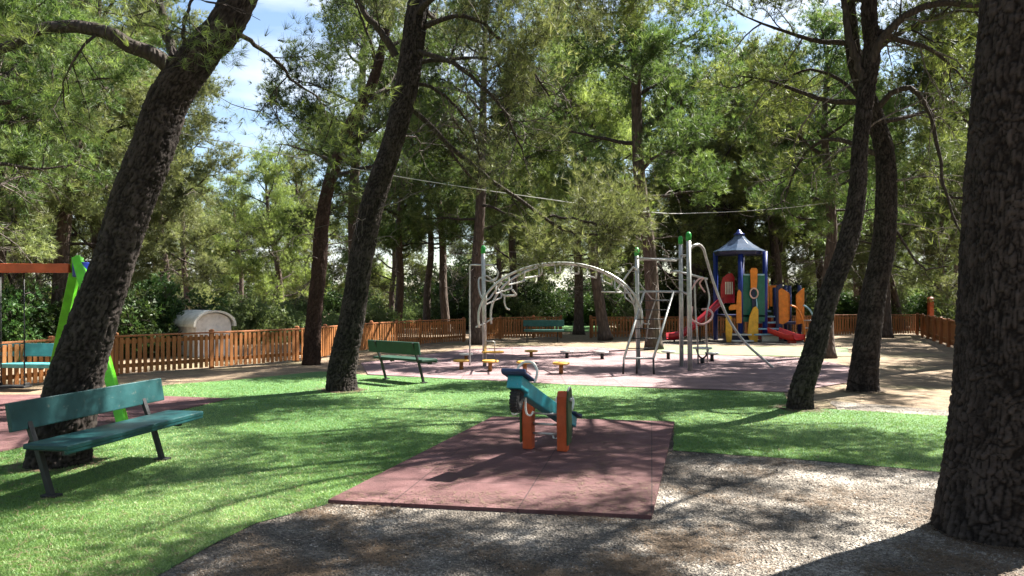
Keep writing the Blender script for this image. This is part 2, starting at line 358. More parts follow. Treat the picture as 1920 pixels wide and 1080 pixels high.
def inside(px, py, poly):
    c = np.zeros(len(px), bool); n = len(poly); j = n - 1
    for i in range(n):
        xi, yi = poly[i]; xj, yj = poly[j]
        t = ((yi > py) != (yj > py)) & (px < (xj - xi) * (py - yi) / (yj - yi + 1e-12) + xi); c ^= t; j = i
    return c
rng = np.random.default_rng(7)
def scatter(n, d0, d1, poly, holes=(), xr=.72):
    """uniform in picture area: density falls off with distance"""
    d = 1 / rng.uniform(1 / d1, 1 / d0, n); x = rng.uniform(-xr, xr, n) * d
    k = inside(x, d, poly)
    for h in holes: k &= ~inside(x, d, h)
    return x[k], d[k]
def blades(name, x, y, z0, h, w, mat, lean=.5):
    n = len(x); a = rng.uniform(0, 2 * PI, n); l = rng.normal(0, lean, (n, 2)); H = h * rng.uniform(.6, 1.3, n); Wd = w * rng.uniform(.6, 1.4, n)
    base = np.stack([x, y, np.full(n, z0)], 1); s = np.stack([np.cos(a), np.sin(a), np.zeros(n)], 1) * Wd[:, None] / 2
    tip = base + np.stack([l[:, 0] * H, l[:, 1] * H, H], 1)
    V = np.stack([base - s, base + s, tip], 1).reshape(-1, 3)
    t = np.clip(.5 + .25 * np.sin(x * 1.7 + y * .9) + rng.normal(0, .14, n), 0, 1)
    return raw_mesh(name, V, np.arange(3 * n).reshape(-1, 3), mat, None, False, np.repeat(t, 3), off=(0, 0, 0))
x, y = scatter(760000, 3.6, 15.5, turf_pts, (mat_near, mat_left))
tag(blades('turf_grass', x, y, .008, .017, .0020 + .0007 * y, M['blade'], .6), 'short bright green turf blades round the red rubber mats', 'grass', kind='stuff')
# pebbles
x, y = scatter(120000, 3.3, 11, gravel_pts, (turf_pts, mat_near))
n = len(x); o8 = np.array([[1, 0, 0], [0, 1, 0], [-1, 0, 0], [0, -1, 0], [0, 0, .7], [0, 0, -.7]]); f8 = np.array([[0, 1, 4], [1, 2, 4], [2, 3, 4], [3, 0, 4], [1, 0, 5], [2, 1, 5], [3, 2, 5], [0, 3, 5]])
s = (rng.gamma(2.4, .0009, n) + .0013) * (.6 + .1 * y); rot = rng.uniform(0, 2 * PI, n)
pv = o8[None] * (s[:, None] * rng.uniform(.6, 1.4, (n, 3)).T.T.reshape(n, 3))[:, None, :] if False else o8[None] * (s[:, None] * rng.uniform(.6, 1.4, (n, 3)))[:, None, :]
c_, s_ = np.cos(rot)[:, None], np.sin(rot)[:, None]
pv = np.stack([pv[..., 0] * c_ - pv[..., 1] * s_, pv[..., 0] * s_ + pv[..., 1] * c_, pv[..., 2]], -1) + rng.normal(0, .001, (n, 6, 3)) + np.stack([x, y, s * .3 + .004], 1)[:, None]
tag(raw_mesh('gravel_pebbles', pv.reshape(-1, 3), (f8[None] + 6 * np.arange(n)[:, None, None]).reshape(-1, 3), M['stone'], attr=np.repeat(rng.beta(1.4, 2.2, n), 6), off=(0, 0, 0)), 'loose pale grit on the bare ground in the foreground', 'pebbles', kind='stuff')
# dry needles and twigs
def litter(x, y, z0, mat, name, L=.06, W_=.0014):
    n = len(x); a = rng.uniform(0, PI, n); L = L * rng.uniform(.4, 1.3, n); d = np.stack([np.cos(a), np.sin(a), rng.normal(0, .12, n)], 1) * L[:, None] / 2
    w = W_ * (.6 + .14 * y); s = np.stack([-np.sin(a), np.cos(a), np.zeros(n)], 1) * w[:, None]
    c = np.stack([x, y, z0 + rng.uniform(.003, .012, n)], 1)
    V = np.stack([c - d - s, c + d - s, c + d + s, c - d + s], 1).reshape(-1, 3)
    return raw_mesh(name, V, np.arange(4 * n).reshape(-1, 4), mat, off=(0, 0, 0))
x1, y1 = scatter(330000, 3.3, 12, gravel_pts, (turf_pts, mat_near))
pat = np.sin(x1 * 2.9 + 1.7 * np.sin(y1 * 2.1)) + np.sin(y1 * 4.3 + 1.4 * np.sin(x1 * 3.7)) + .7 * np.sin(x1 * 9 + y1 * 7) + rng.normal(0, 1.1, len(x1)); x1, y1 = x1[pat > 1.7], y1[pat > 1.7]
tag(litter(x1, y1, .004, M['litter'], 'needle_litter'), 'dry brown pine needles strewn over the foreground gravel', 'needle litter', kind='stuff')

x2, y2 = scatter(9000, 4, 13, turf_pts); k2 = ~inside(x2, y2, mat_near); tag(litter(x2[k2], y2[k2], .024, M['litter'], 'fallen_needles'), 'scattered brown pine needles lying on the turf', 'needle litter', kind='stuff')
x2, y2 = scatter(30000, 5, 9.5, mat_near); q2 = np.abs(np.sin(x2 * 3.1 + 1.3 * y2) + np.sin(y2 * 2.3 - x2 * 1.7)) < .5; q2 |= y2 < 6.35
x2, y2 = x2[q2], y2[q2]; tag(litter(x2, y2, .034, M['litter'], 'mat_needles', .045), 'brown pine needles drifted over the near red rubber mat', 'needle litter', kind='stuff')
# needles and grit heaped round the trunk feet
for (bx, by, br) in ((3.44, 5.38, .47), (-4.45, 7.5, .36), (-2.96, 13.35, .33), (4.18, 11.2, .27), (6.1, 13.35, .34)):
    nn_ = 1000; a_ = rng.uniform(0, 2 * PI, nn_); r_ = br * (.9 + rng.exponential(.3, nn_) * (.7 + .6 * np.sin(a_ * 2 + bx) + .4 * np.sin(a_ * 5)).clip(.15)); h_ = np.clip(.02 - (r_ - br) * .1, 0, 1)
    tag(litter(bx + r_ * np.cos(a_), by + r_ * np.sin(a_), .006 + h_ * .3, M['litter'], 'trunk_litter', .06), 'brown needles heaped round the foot of a near pine trunk', 'needle litter', kind='stuff')

# ------------------------------------------------------------------ pine trees
def bark_tube(name, path, radii, mat, parent, a=.032, b=.155, depth=.018, nc=120, step=.02, flare=.4, seed=0, roots=5):
    """one continuous trunk with plated, fissured bark"""
    Q0 = spline(path, 60); L = np.linalg.norm(np.diff(Q0, axis=0), axis=1).sum(); nv = int(L / step)
    Q = spline(path, nv); T, N, B = frames(Q)
    s = np.concatenate([[0], np.cumsum(np.linalg.norm(np.diff(Q, axis=0), axis=1))])
    R = np.interp(np.linspace(0, 1, nv), np.linspace(0, 1, len(radii)), radii)
    th = np.arange(nc) * 2 * PI / nc; rg = np.random.default_rng(seed)
    Rm = R.mean(); nu = max(6, int(round(2 * PI * Rm / a))); tt, ss = np.meshgrid(th, s)
    def vn(fu, fv, k):
        lat = np.random.default_rng(seed * 7 + k).uniform(-1, 1, (fu, int(ss.max() * fv) + 3)); x_ = tt / (2 * PI) * fu; y_ = ss * fv
        i_, j_ = np.floor(x_).astype(int), np.floor(y_).astype(int); u_, w_ = x_ - i_, y_ - j_; u_ = u_ * u_ * (3 - 2 * u_); w_ = w_ * w_ * (3 - 2 * w_); m_ = lat.shape[1]
        g = lambda q, r_: lat[q % fu, r_ % m_]
        return (g(i_, j_) * (1 - u_) + g(i_ + 1, j_) * u_) * (1 - w_) + (g(i_, j_ + 1) * (1 - u_) + g(i_ + 1, j_ + 1) * u_) * w_
    k1 = 2 * PI * Rm
    n1, n2, n3, n4 = vn(int(k1 / .12) + 2, 6, 1), vn(int(k1 / .12) + 2, 6, 2), vn(int(k1 / .03) + 3, 22, 3), vn(int(k1 / .018) + 3, 50, 4)
    U = tt / (2 * PI) * nu + n1 * .9 + n3 * .3; Vv = ss / b + n2 * 1.2 + n3 * .25
    nvv = int(Vv.max()) + 8; jit = rg.uniform(.08, .92, (nu, nvv, 2)); hgt = rg.uniform(.55, 1, (nu, nvv))
    iu, iv = np.floor(U).astype(int), np.floor(Vv).astype(int)
    f1 = np.full(U.shape, 9.); f2 = np.full(U.shape, 9.); hh = np.ones(U.shape)
    for du in (-1, 0, 1):
        for dv in (-1, 0, 1):
            cu, cv = iu + du, iv + dv; j = jit[cu % nu, (cv + 3) % nvv]
            d = np.hypot(cu + j[..., 0] - U, cv + j[..., 1] - Vv); h = hgt[cu % nu, (cv + 3) % nvv]
            new = d < f1; f2 = np.where(new, f1, np.minimum(f2, d)); hh = np.where(new, h, hh); f1 = np.where(new, d, f1)
    e = np.clip((f2 - f1) / (.30 + .18 * n2), 0, 1); plate = e * (.7 + .3 * e) * hh
    fine = .26 * n3 + .34 * n4 + rg.normal(0, .09, U.shape)
    rad = R[:, None] * (1 + flare * np.exp(-ss / .2) * (.75 + .45 * np.cos(roots * tt + seed)) + .05 * np.cos(3 * tt + ss * 1.3 + seed) + .035 * np.cos(2 * tt - ss * 2.1))
    rad = rad + depth * (plate - .6 + fine)
    V = Q[:, None, :] + rad[..., None] * (np.cos(tt)[..., None] * N[:, None, :] + np.sin(tt)[..., None] * B[:, None, :])
    i = np.arange(nv - 1)[:, None] * nc; jn = np.arange(nc)
    Fq = np.stack([i + jn, i + (jn + 1) % nc, i + nc + (jn + 1) % nc, i + nc + jn], -1).reshape(-1, 4)
    return raw_mesh(name, V.reshape(-1, 3), Fq, mat, parent, True, np.clip(plate * (.75 + .35 * n1) + fine * .9, 0, 1).ravel())

class Woody:
    """collects tubes (vectorised enough) for limbs"""
    def __init__(s): s.V = []; s.F = []; s.n = 0; s.mi = []; s.cur = 0
    def tube(s, Q, r0, r1, n=5):
        Q = np.asarray(Q, float); m = len(Q); T, N, B = frames(Q); r = np.linspace(r0, r1, m)[:, None, None]
        a = np.arange(n) * 2 * PI / n
        V = Q[:, None, :] + r * (np.cos(a)[None, :, None] * N[:, None, :] + np.sin(a)[None, :, None] * B[:, None, :])
        i = np.arange(m - 1)[:, None] * n; j = np.arange(n)
        s.F.append(np.stack([i + j, i + (j + 1) % n, i + n + (j + 1) % n, i + n + j], -1).reshape(-1, 4) + s.n)
        s.V.append(V.reshape(-1, 3)); s.n += m * n; s.mi.append(np.full(len(s.F[-1]), s.cur, dtype=np.int32))
    def build(s, name, mat, parent):
        o = raw_mesh(name, np.vstack(s.V), np.vstack(s.F), mat, parent, True); o.data.materials.append(M['dead_twig'])
        o.data.polygons.foreach_set('material_index', np.concatenate(s.mi)); return o
class Dead:
    def __init__(s, w): s.w = w
    def tube(s, *a): s.w.cur = 1; s.w.tube(*a); s.w.cur = 0
def unit(v): return v / (np.linalg.norm(v) + 1e-9)
def grow(rg, p, d, L, k, up, wig):
    """a wandering shoot"""
    Q = [np.array(p, float)]; d = unit(np.array(d, float))
    for i in range(k):
        d = unit(d + rg.normal(0, wig, 3) + np.array([0, 0, up])); Q.append(Q[-1] + d * L / k)
    return np.array(Q), d
def side(rg, d, ang):
    r = unit(np.cross(d, rg.normal(0, 1, 3))); return unit(d * math.cos(ang) + r * math.sin(ang))
def clothe(rg, wood, dead, tips, Q, r, L, dens=1.0, dead_frac=.25, tw=(.35, .75), flat=1.0):
    """secondary shoots and twigs on a limb Q"""
    k = len(Q); ns = max(3, int(L * 2.6 * dens))
    for a in range(ns):
        f = .28 + .72 * (a + rg.uniform(0, 1)) / ns; i = min(k - 2, int(f * (k - 1))); p = Q[i] + (Q[i + 1] - Q[i]) * (f * (k - 1) - i)
        d = side(rg, unit(Q[i + 1] - Q[i]), rg.uniform(.6, 1.2)); d[2] *= flat; l2 = L * rg.uniform(.22, .42) * (1.15 - .5 * f) + .25
        isdead = rg.uniform() < dead_frac * (1.2 - f)
        q, dd = grow(rg, p, d, l2, 5, .05 if not isdead else -.12, .22)
        (dead if isdead else wood).tube(q, max(.007, r * .32), .004, 4)
        nt_ = max(3, int(l2 * 6.5))
        for b in range(nt_):
            g = .2 + .8 * (b + .5) / nt_; j = min(4, int(g * 5)); pp = q[j] + (q[j + 1] - q[j]) * (g * 5 - j)
            d3 = side(rg, unit(q[j + 1] - q[j]), rg.uniform(.5, 1.1)); l3 = rg.uniform(*tw)
            q3, d4 = grow(rg, pp, d3, l3, 3, .12 if not isdead else -.15, .25)
            if isdead: dead.tube(q3, .006, .003, 3)
            else:
                wood.tube(q3, .007, .003, 3); tips.append((q3[-1], d4, 1.0))
                if rg.uniform() < .6: tips.append((q3[1], d4, .8))
        if not isdead: tips.append((q[-1], dd, 1.1))
    tips.append((Q[-1], unit(Q[-1] - Q[-2]), 1.2))
# openings in the canopy: where each lets the sun down to the ground (centre and half size, read off the photograph)
OPEN = []
for x_, y_, a_, b_ in ((650, 775, 160, 12), (560, 802, 130, 13), (450, 925, 180, 26), (260, 975, 260, 32), (80, 1035, 170, 30), (570, 880, 70, 26), (150, 885, 110, 10), (500, 716, 130, 8), (340, 735, 70, 6),
                       (760, 905, 100, 24), (930, 925, 150, 20), (1130, 910, 90, 14), (1420, 885, 150, 12), (1600, 908, 110, 15), (1340, 935, 120, 13), (1660, 960, 80, 18), (1430, 1055, 90, 22), (640, 955, 60, 12),
                       (950, 699, 260, 9), (1380, 688, 120, 6), (1750, 670, 90, 28), (1560, 735, 70, 8), (1160, 740, 110, 5), (1450, 850, 120, 7), (1500, 790, 60, 5), (1000, 1000, 70, 7), (800, 668, 120, 7)):
    c_ = G(x_, y_); OPEN.append((c_.x, c_.y, a_ / F * c_.y, max(.12, abs(G(x_, y_ - b_).y - G(x_, y_ + b_).y) / 2)))
def sunlit(p, k=1.0):
    gx_, gy_ = p[0] - .716 * p[2], p[1] - .438 * p[2]
    return any(((gx_ - a) / (c * k + .12)) ** 2 + ((gy_ - b) / (d * k + .12)) ** 2 < 1 for a, b, c, d in OPEN)
def needles(name, rg, tips, mat, parent, per=9, nb=9, L=.15, w=.012, rad=.17):
    C = np.array([t[0] for t in tips]); D = np.array([t[1] for t in tips]); S = np.array([t[2] for t in tips]); n = len(C)
    c = np.repeat(C, per, 0) + rg.normal(0, 1, (n * per, 3)) * np.array([rad, rad, rad * .7]) * np.repeat(S, per)[:, None]
    d = np.repeat(D, per, 0) * .8 + rg.normal(0, .5, (n * per, 3)) + np.array([0, 0, .35])
    tint = np.clip(np.repeat(np.clip(rg.normal(.45, .2, n), 0, 1), per) + rg.normal(0, .16, n * per), 0, 1)
    c = np.repeat(c, nb, 0); d = np.repeat(d, nb, 0) + rg.normal(0, .62, (n * per * nb, 3)); d /= np.linalg.norm(d, axis=1)[:, None]
    c = c + d * .01; m = len(c); s = np.cross(d, rg.normal(0, 1, (m, 3))); s /= np.linalg.norm(s, axis=1)[:, None] + 1e-9
    l = L * rg.uniform(.6, 1.25, m)[:, None]; ww = w * rg.uniform(.6, 1.3, m)[:, None]
    V = np.stack([c - s * ww / 2, c + s * ww / 2, c + d * l], 1).reshape(-1, 3)
    return raw_mesh(name, V, np.arange(3 * m).reshape(-1, 3), mat, parent, False, np.repeat(np.repeat(tint, nb), 3))

def pine(label, path, radii, zb, ztop, R, nl, seed, mat='needles', bmat='bark', detail=True, limbs=(), group=None, name='pine_tree',
         per=9, nb=9, L=.15, w=.012, rad=.17, dead=.25, avoid=None, dens=1.0, step=.02, nc=120, roots=5, flare=.4, low_dead=5):
    rg = np.random.default_rng(seed); path = [Vector(p) for p in path]
    if detail and radii[0] < .4: radii = [r * .87 for r in radii]
    root = thing(name, label, 'tree', path[0], 0, group)
    if detail: bark_tube('trunk', path, radii, M[bmat], root, nc=nc, step=step, seed=seed, roots=roots, flare=flare)
    Qt = spline(path, 50); wood = Woody(); dd = Dead(wood); tips = []
    if not detail:
        r = np.interp(np.linspace(0, 1, 50), np.linspace(0, 1, len(radii)), radii); r[:4] *= [1.4, 1.22, 1.1, 1.03]
        mb = MB(); mb.tube(Qt, list(r), 10); mb.build('trunk', M[bmat], root)
    zt = Qt[:, 2]
    for i in range(nl):
        f = (i + rg.uniform(0, .9)) / nl; z = zb + (ztop - zb) * f; j = int(np.argmin(abs(zt - z))); az = i * 2.4 + rg.uniform(-.5, .5)
        if avoid and avoid(az % (2 * PI), z): continue
        prof = (.62 + .55 * f) if f < .35 else (.81 - (f - .35) * .75)
        Ln = R * prof * rg.uniform(.75, 1.2); el = .1 + .9 * f + rg.normal(0, .15)
        d = np.array([math.cos(az) * math.cos(el), math.sin(az) * math.cos(el), math.sin(el)])
        Q, _ = grow(rg, Qt[j], d, Ln, 9, .03 if f > .2 else -.01, .13); r = .018 + .017 * Ln
        wood.tube(Q, r, .01, 7); clothe(rg, wood, dd, tips, Q, r, Ln, dens, dead)
    tips.append((Qt[-1], np.array([0, 0, 1.]), 1.3))
    for i in range(low_dead):     # bare snags below the crown
        z = zb * rg.uniform(.45, 1.0); j = int(np.argmin(abs(zt - z))); az = rg.uniform(0, 2 * PI)
        if avoid and avoid(az, z): continue
        Q, _ = grow(rg, Qt[j], (math.cos(az), math.sin(az), rg.uniform(-.2, .5)), rg.uniform(.5, 1.8), 6, -.05, .22); dd.tube(Q, .016, .004, 5)
        for _k in range(5):
            a = rg.integers(2, 6); q, _ = grow(rg, Q[a], side(rg, unit(Q[a] - Q[a - 1]), .9), rg.uniform(.25, .8), 4, -.08, .25); dd.tube(q, .007, .003, 3)
    for lb in limbs:              # limbs in view, and unseen limbs added to shade the ground
        pts, r0, r1, leafy, dfr = lb; Q = spline(pts, 16); Q[1:-1] += rg.normal(0, .012, (14, 3)); wood.tube(Q, r0, r1, 9)
        Ln = np.linalg.norm(np.diff(Q, axis=0), axis=1).sum()
        if leafy: clothe(rg, wood, dd, tips, Q, r0 * .7, Ln * .8, leafy, dfr)
    wood.build('branches', M['limb'], root)
    if name == 'pine_tree' and label != 'x': tips = [q for q in tips if not (sunlit(q[0]) and rg.uniform() < .985)]
    tips = [q for q in tips if np.min(np.linalg.norm(Qt - q[0], axis=1)) > .45 or q[0][2] > ztop - .5]
    if tips: needles('crown', rg, tips, M[mat], root, per, nb, L * .92, w, rad * .92)
    return root

def up(path, ztop, dx=0, dy=0):
    p = path[-1]; h = ztop - p[2]; return path + [Vector((p[0] + dx * .5, p[1] + dy * .5, p[2] + h * .5)), Vector((p[0] + dx, p[1] + dy, ztop))]
D1 = 7.5
def tp(d, *a):
    b = P(a[0][0], HZ + CH * F / d, d); b.z = -.12
    return [b] + [P(x, y, d) for x, y in a[1:]]
pine('thick dark leaning pine trunk right behind the near teal bench', up(tp(D1, (105, 0), (110, 840), (144, 700), (177, 600), (218, 480), (252, 370), (288, 278), (317, 185), (380, 93), (445, 0)), 9.5, 1.8, .4),
     [.32, .30, .27, .25, .215, .225, .215, .21, .20, .19, .17, .05], 5.2, 9.4, 2.8, 11, 11, 'needles', low_dead=0, L=.12, w=.0045, per=16, nb=15, flare=.12,
     limbs=[([P(322, 130, D1), P(290, 105, 7.4), P(215, 68, 7.3), P(130, 48, 7.3), P(60, 60, 7.2), P(-30, 105, 7.2), P(-150, 140, 7.3)], .085, .035, .9, .8),
            ([P(325, 110, D1), P(312, 60, 7.6), P(300, 0, 7.7), P(296, -90, 7.8)], .05, .03, .9, .5),
            ([P(440, 60, D1), P(490, 90, 7.7), P(530, 130, 7.9), P(560, 160, 8.1), P(620, 195, 8.4)], .026, .008, .45, .6),
            ([P(350, 100, D1), P(345, 40, 7.3), P(372, -20, 7.2)], .02, .012, .3, .9)])
D2 = 13.35
pine('tall dark pine rising between the near turf and the green bench', up(tp(D2, (640, 0), (641, 690), (660, 600), (682, 463), (702, 370), (732, 278), (757, 185), (773, 93), (787, 0)), 11.5, .9, .3),
     [.30, .27, .25, .23, .22, .215, .225, .22, .21, .12, .04], 5.6, 11.4, 3.4, 15, 12, 'needles_pale', L=.16, w=.008, per=11, nb=12, dead=.45, low_dead=5, flare=.12,
     avoid=lambda a, z: z < 6.8 and 2.0 < a < 4.3,
     limbs=[([P(742, 105, D2), P(715, 60, 13.2), P(680, 20, 13.1), P(640, -60, 13)], .07, .04, .8, .3),
            ([P(762, 90, D2), P(850, 120, 13.0), P(930, 190, 12.8), P(980, 280, 13.2)], .05, .015, 3.2, .97),
            ([P(768, 60, D2), P(870, 30, 13.2), P(960, 90, 13.2), P(1030, 180, 13.2)], .05, .015, 3.2, .85),
            ([P(755, 150, D2), P(820, 170, 13.6), P(880, 230, 13.8), P(900, 300, 14)], .04, .012, 3, .97),
            ([P(752, 180, D2), P(860, 290, 14.0), P(960, 365, 14.6), P(1060, 430, 15.0), P(1120, 440, 15.2)], .05, .022, 0, 0),
            ([P(1030, 405, 14.8), P(1080, 412, 15.1), P(1125, 420, 15.3), P(1165, 432, 15.4)], .03, .012, 7, .02),
            ([P(960, 365, 14.6), P(990, 430, 14.8), P(1015, 500, 15)], .015, .006, 2, .3),
            ([Vector((-1.5, 13.4, 7.0)), Vector((-0.2, 14.0, 7.5)), Vector((1.0, 14.6, 7.8)), Vector((2.0, 15.0, 7.9))], 0.07, .02, 3, .03),  # from here, limbs added above the frame to shade turf and swing mat
            ([Vector((-1.5, 13.4, 6.9)), Vector((-0.6, 13.2, 7.2)), Vector((0.4, 13.0, 7.3))], 0.06, .02, 3, .03)])
pine('slender reddish pine against the picket fence left of the tall dark pine', up([P(583, 695, 18.5), P(589, 600, 18.5), P(599, 500, 18.5), P(603, 420, 18.5), P(618, 340, 18.6), P(650, 250, 18.7), P(700, 150, 18.8)], 11, 1, 0),
     [.24, .215, .20, .18, .17, .16, .14, .08, .03], 4.2, 10.8, 3.2, 17, 13, 'needles_deep', 'bark_red', w=.011, nb=13, L=.18, step=.03, nc=80, dead=.45, low_dead=11, avoid=lambda a, z: 2.2 < a < 4.2 and z > 5.2, flare=.12)
D4 = 11.2
pine('slim grey pine leaning right beside the right end of the turf', up(tp(D4, (1497, 0), (1503, 730), (1526, 660), (1553, 560), (1588, 463), (1606, 370), (1612, 278), (1622, 185), (1635, 93), (1630, 0)), 10, .5, .6),
     [.215, .19, .18, .16, .155, .14, .13, .13, .125, .115, .08, .03], 5.2, 9.8, 2.7, 12, 14, 'needles_deep', nc=100, dead=.35, w=.009, nb=13, L=.16, flare=.1,
     avoid=lambda a, z: z < 5.6 and 3.6 < a < 5.4,
     limbs=[([P(1625, 150, D4), P(1650, 80, 11.1), P(1700, 30, 11), P(1760, 5, 10.9), P(1830, 10, 10.8), P(1900, -10, 10.6)], .07, .03, .7, .6),
            ([P(1618, 150, D4), P(1590, 60, 11.3), P(1580, -20, 11.4)], .06, .04, .7, .4),
            ([Vector((5.2, 11.3, 6.3)), Vector((3.6, 10.8, 7.0)), Vector((2.0, 9.8, 7.4)), Vector((.7, 8.7, 7.5))], .08, .02, 2.2, .1),  # this limb and those below are added out of view, shading turf and mat
            ([Vector((5.2, 11.3, 6.8)), Vector((3.4, 9.9, 7.2)), Vector((2.6, 8.4, 7.3))], .06, .02, 1.6, .1),
            ([Vector((5.2, 11.3, 6.5)), Vector((5.6, 10.9, 6.9)), Vector((6.0, 11.0, 7.2)), Vector((5.0, 11.6, 7.6))], 0.06, .02, 3, .03),
            ([Vector((5.2, 11.3, 6.4)), Vector((4.4, 11.9, 6.9)), Vector((3.6, 12.6, 7.2))], 0.06, .02, 2.5, .03)])
D5 = 13.35
pine('stout dark pine standing on bare earth right of the slim grey pine', up(tp(D5, (1618, 0), (1620, 700), (1638, 560), (1656, 463), (1661, 370), (1658, 290), (1640, 220), (1605, 120), (1590, 0)), 11, -.3, .8),
     [.30, .27, .235, .205, .20, .185, .16, .14, .12, .06, .03], 4.4, 10.8, 3.2, 16, 15, 'needles', nc=100, dead=.4, L=.17, w=.010, nb=13, flare=.12,
     avoid=lambda a, z: z < 5.2 and 3.6 < a < 5.6,
     limbs=[([P(1635, 215, D5), P(1690, 165, 13.0), P(1735, 195, 12.9), P(1758, 270, 12.8), P(1775, 370, 12.8), P(1810, 450, 12.6)], .055, .015, .7, .8),
            ([P(1662, 400, D5), P(1690, 450, 13.3), P(1730, 500, 13.2), P(1780, 500, 13.1)], .03, .01, .5, .8),
            ([P(1650, 290, D5), P(1560, 260, 13.6), P(1500, 300, 14), P(1470, 380, 14.2)], .05, .012, 1.6, .4),
            ([P(1640, 240, D5), P(1600, 170, 13.8), P(1520, 130, 14), P(1440, 170, 14.4)], .05, .012, 1.6, .5),
            ([Vector((5.9, 13.5, 7.0)), Vector((7.2, 12.6, 7.2)), Vector((8.4, 11.6, 7.3)), Vector((9.4, 11.0, 7.3))], 0.08, .02, 3, .03),  # remaining limbs are unseen, added to throw shade on the turf
            ([Vector((5.9, 13.5, 6.8)), Vector((6.8, 12.0, 7.1)), Vector((7.4, 10.8, 7.2))], 0.07, .02, 3, .03),
            ([Vector((5.9, 13.6, 7.4)), Vector((7.0, 14.6, 7.9)), Vector((8.2, 15.5, 8.1)), Vector((9.2, 15.8, 8.2))], 0.08, .02, 3, .03),
            ([Vector((5.9, 13.6, 7.5)), Vector((4.8, 14.4, 7.8)), Vector((3.4, 14.7, 7.9)), Vector((2.4, 14.3, 7.9))], 0.08, .02, 3, .03)])
D6 = 5.35
pine('massive fissured pine trunk filling the right edge of the view', up(tp(D6, (1885, 0), (1893, 900), (1900, 780), (1908, 650), (1913, 500), (1918, 350), (1925, 180), (1937, 0), (1950, -160)), 10, .3, .4),
     [.44, .405, .38, .365, .352, .348, .345, .335, .32, .2, .05], 5.6, 9.8, 2.8, 9, 16, 'needles', nc=260, step=.012, flare=.1, roots=4, low_dead=0, L=.15, w=.016,
     limbs=[([Vector((3.6, 5.6, 5.6)), Vector((3.9, 6.6, 6.4)), Vector((4.6, 7.8, 7.0)), Vector((5.4, 8.6, 7.3))], .08, .02, 3, .05),  # unseen limbs, added to keep the foreground in shade
            ([Vector((3.6, 5.6, 5.8)), Vector((3.2, 6.6, 6.4)), Vector((2.9, 7.6, 6.9)), Vector((3.3, 8.6, 7.2))], .07, .02, 3, .05),
            ([Vector((3.6, 5.6, 6.2)), Vector((5.0, 7.4, 7.0)), Vector((6.6, 9.4, 7.3)), Vector((7.8, 10.4, 7.4))], .07, .02, 1.3, .1)])

# generic pines, built once and copied
protos = []
for i, (h, zb, R, mt, ln, dd_) in enumerate([(11, 3.0, 3.3, 'needles', .8, .3), (10.5, 2.2, 3.4, 'needles_pale', -.6, .25), (12, 3.6, 3.2, 'needles_deep', .4, .35), (9.5, 1.8, 3.2, 'needles', -1.0, .3), (11.5, 3.0, 3.6, 'needles_pale', 1.1, .35), (10, 4.0, 3.0, 'needles_deep', -.3, .5)]):
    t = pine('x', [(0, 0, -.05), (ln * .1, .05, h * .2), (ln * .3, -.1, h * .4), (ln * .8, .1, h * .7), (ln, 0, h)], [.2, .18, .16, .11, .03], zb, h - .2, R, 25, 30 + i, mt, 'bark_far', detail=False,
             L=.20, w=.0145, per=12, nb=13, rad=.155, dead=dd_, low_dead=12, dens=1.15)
    protos.append(t)
for t in protos: KIDS[t.name] = [k for k in SC.objects if k.parent == t]
used = set()
def tree_at(k, x, y, s, rz, label, group=None, lean=0):
    p = protos[k]
    if k not in used: used.add(k); t = p
    else:
        t = p.copy(); COL.objects.link(t)
        for c in KIDS[p.name]: d = c.copy(); COL.objects.link(d); d.parent = t
    t.location = (x, y, 0); t.rotation_euler = (0, lean, rz); t.scale = (s, s, s * 1.0)
    t['label'] = label
    if group: t['group'] = group
    return t
def at(px, d): return (px - 960) / F * d
rnd = random.Random(5)
named = [
    (3, 1290, 34.0, 1.2, 2.9, -.05, 'bushy pine just behind the far fence left of the play tower'),
    (5, 1455, 38.0, 1.2, .9, .04, 'tall pine rising directly behind the play tower roof'),  # variant, px column, distance, size, rotation, lean, label
    (2, 893, 26.3, 1.05, .5, .0, 'dark pine directly behind the left post of the climbing frame'),
    (0, 1135, 28.6, 1.1, 2.2, .16, 'pine leaning right behind the middle of the climbing arch'),
    (2, 1226, 23.8, 1.15, 4.0, .1, 'broad dark pine seen through the inclined ladder of the climbing frame'),
    (5, 1553, 20.5, .85, 1.0, .03, 'thin dark pine seen just right of the slim grey trunk'),
    (5, 1664, 30.5, .9, 3.0, .05, 'thin pine standing at the fence behind the stout dark pine'),
    (4, 105, 20.5, 1.0, .4, .0, 'pale trunked pine beyond the fence above the swing beam'),
    (1, -10, 19.0, 1.0, 2.0, .22, 'leaning pine at the left edge beyond the fence'),
    (2, 745, 34.0, .95, 5.1, .12, 'left one of three thin pines beyond the fence behind the green bench'),
    (5, 800, 36.0, .95, 1.1, .08, 'middle one of three thin pines beyond the fence behind the green bench'),
    (5, 838, 33.0, .95, 2.6, .1, 'right one of three thin pines beyond the fence behind the green bench'),
    (4, 1690, 38.0, 1.0, 3.6, .3, 'strongly leaning pine beyond the fence corner on the right'),
    (0, 1085, 33.0, 1.05, 5.5, -.05, 'dark pine at the fence gap beside the sunlit lawn patch'),
]
for k, px, d, s, rz, ln, lab in named: tree_at(k, at(px, d), d, s, rz, lab, lean=ln)
WOOD = 'pine in the dense wood beyond the picket fence'
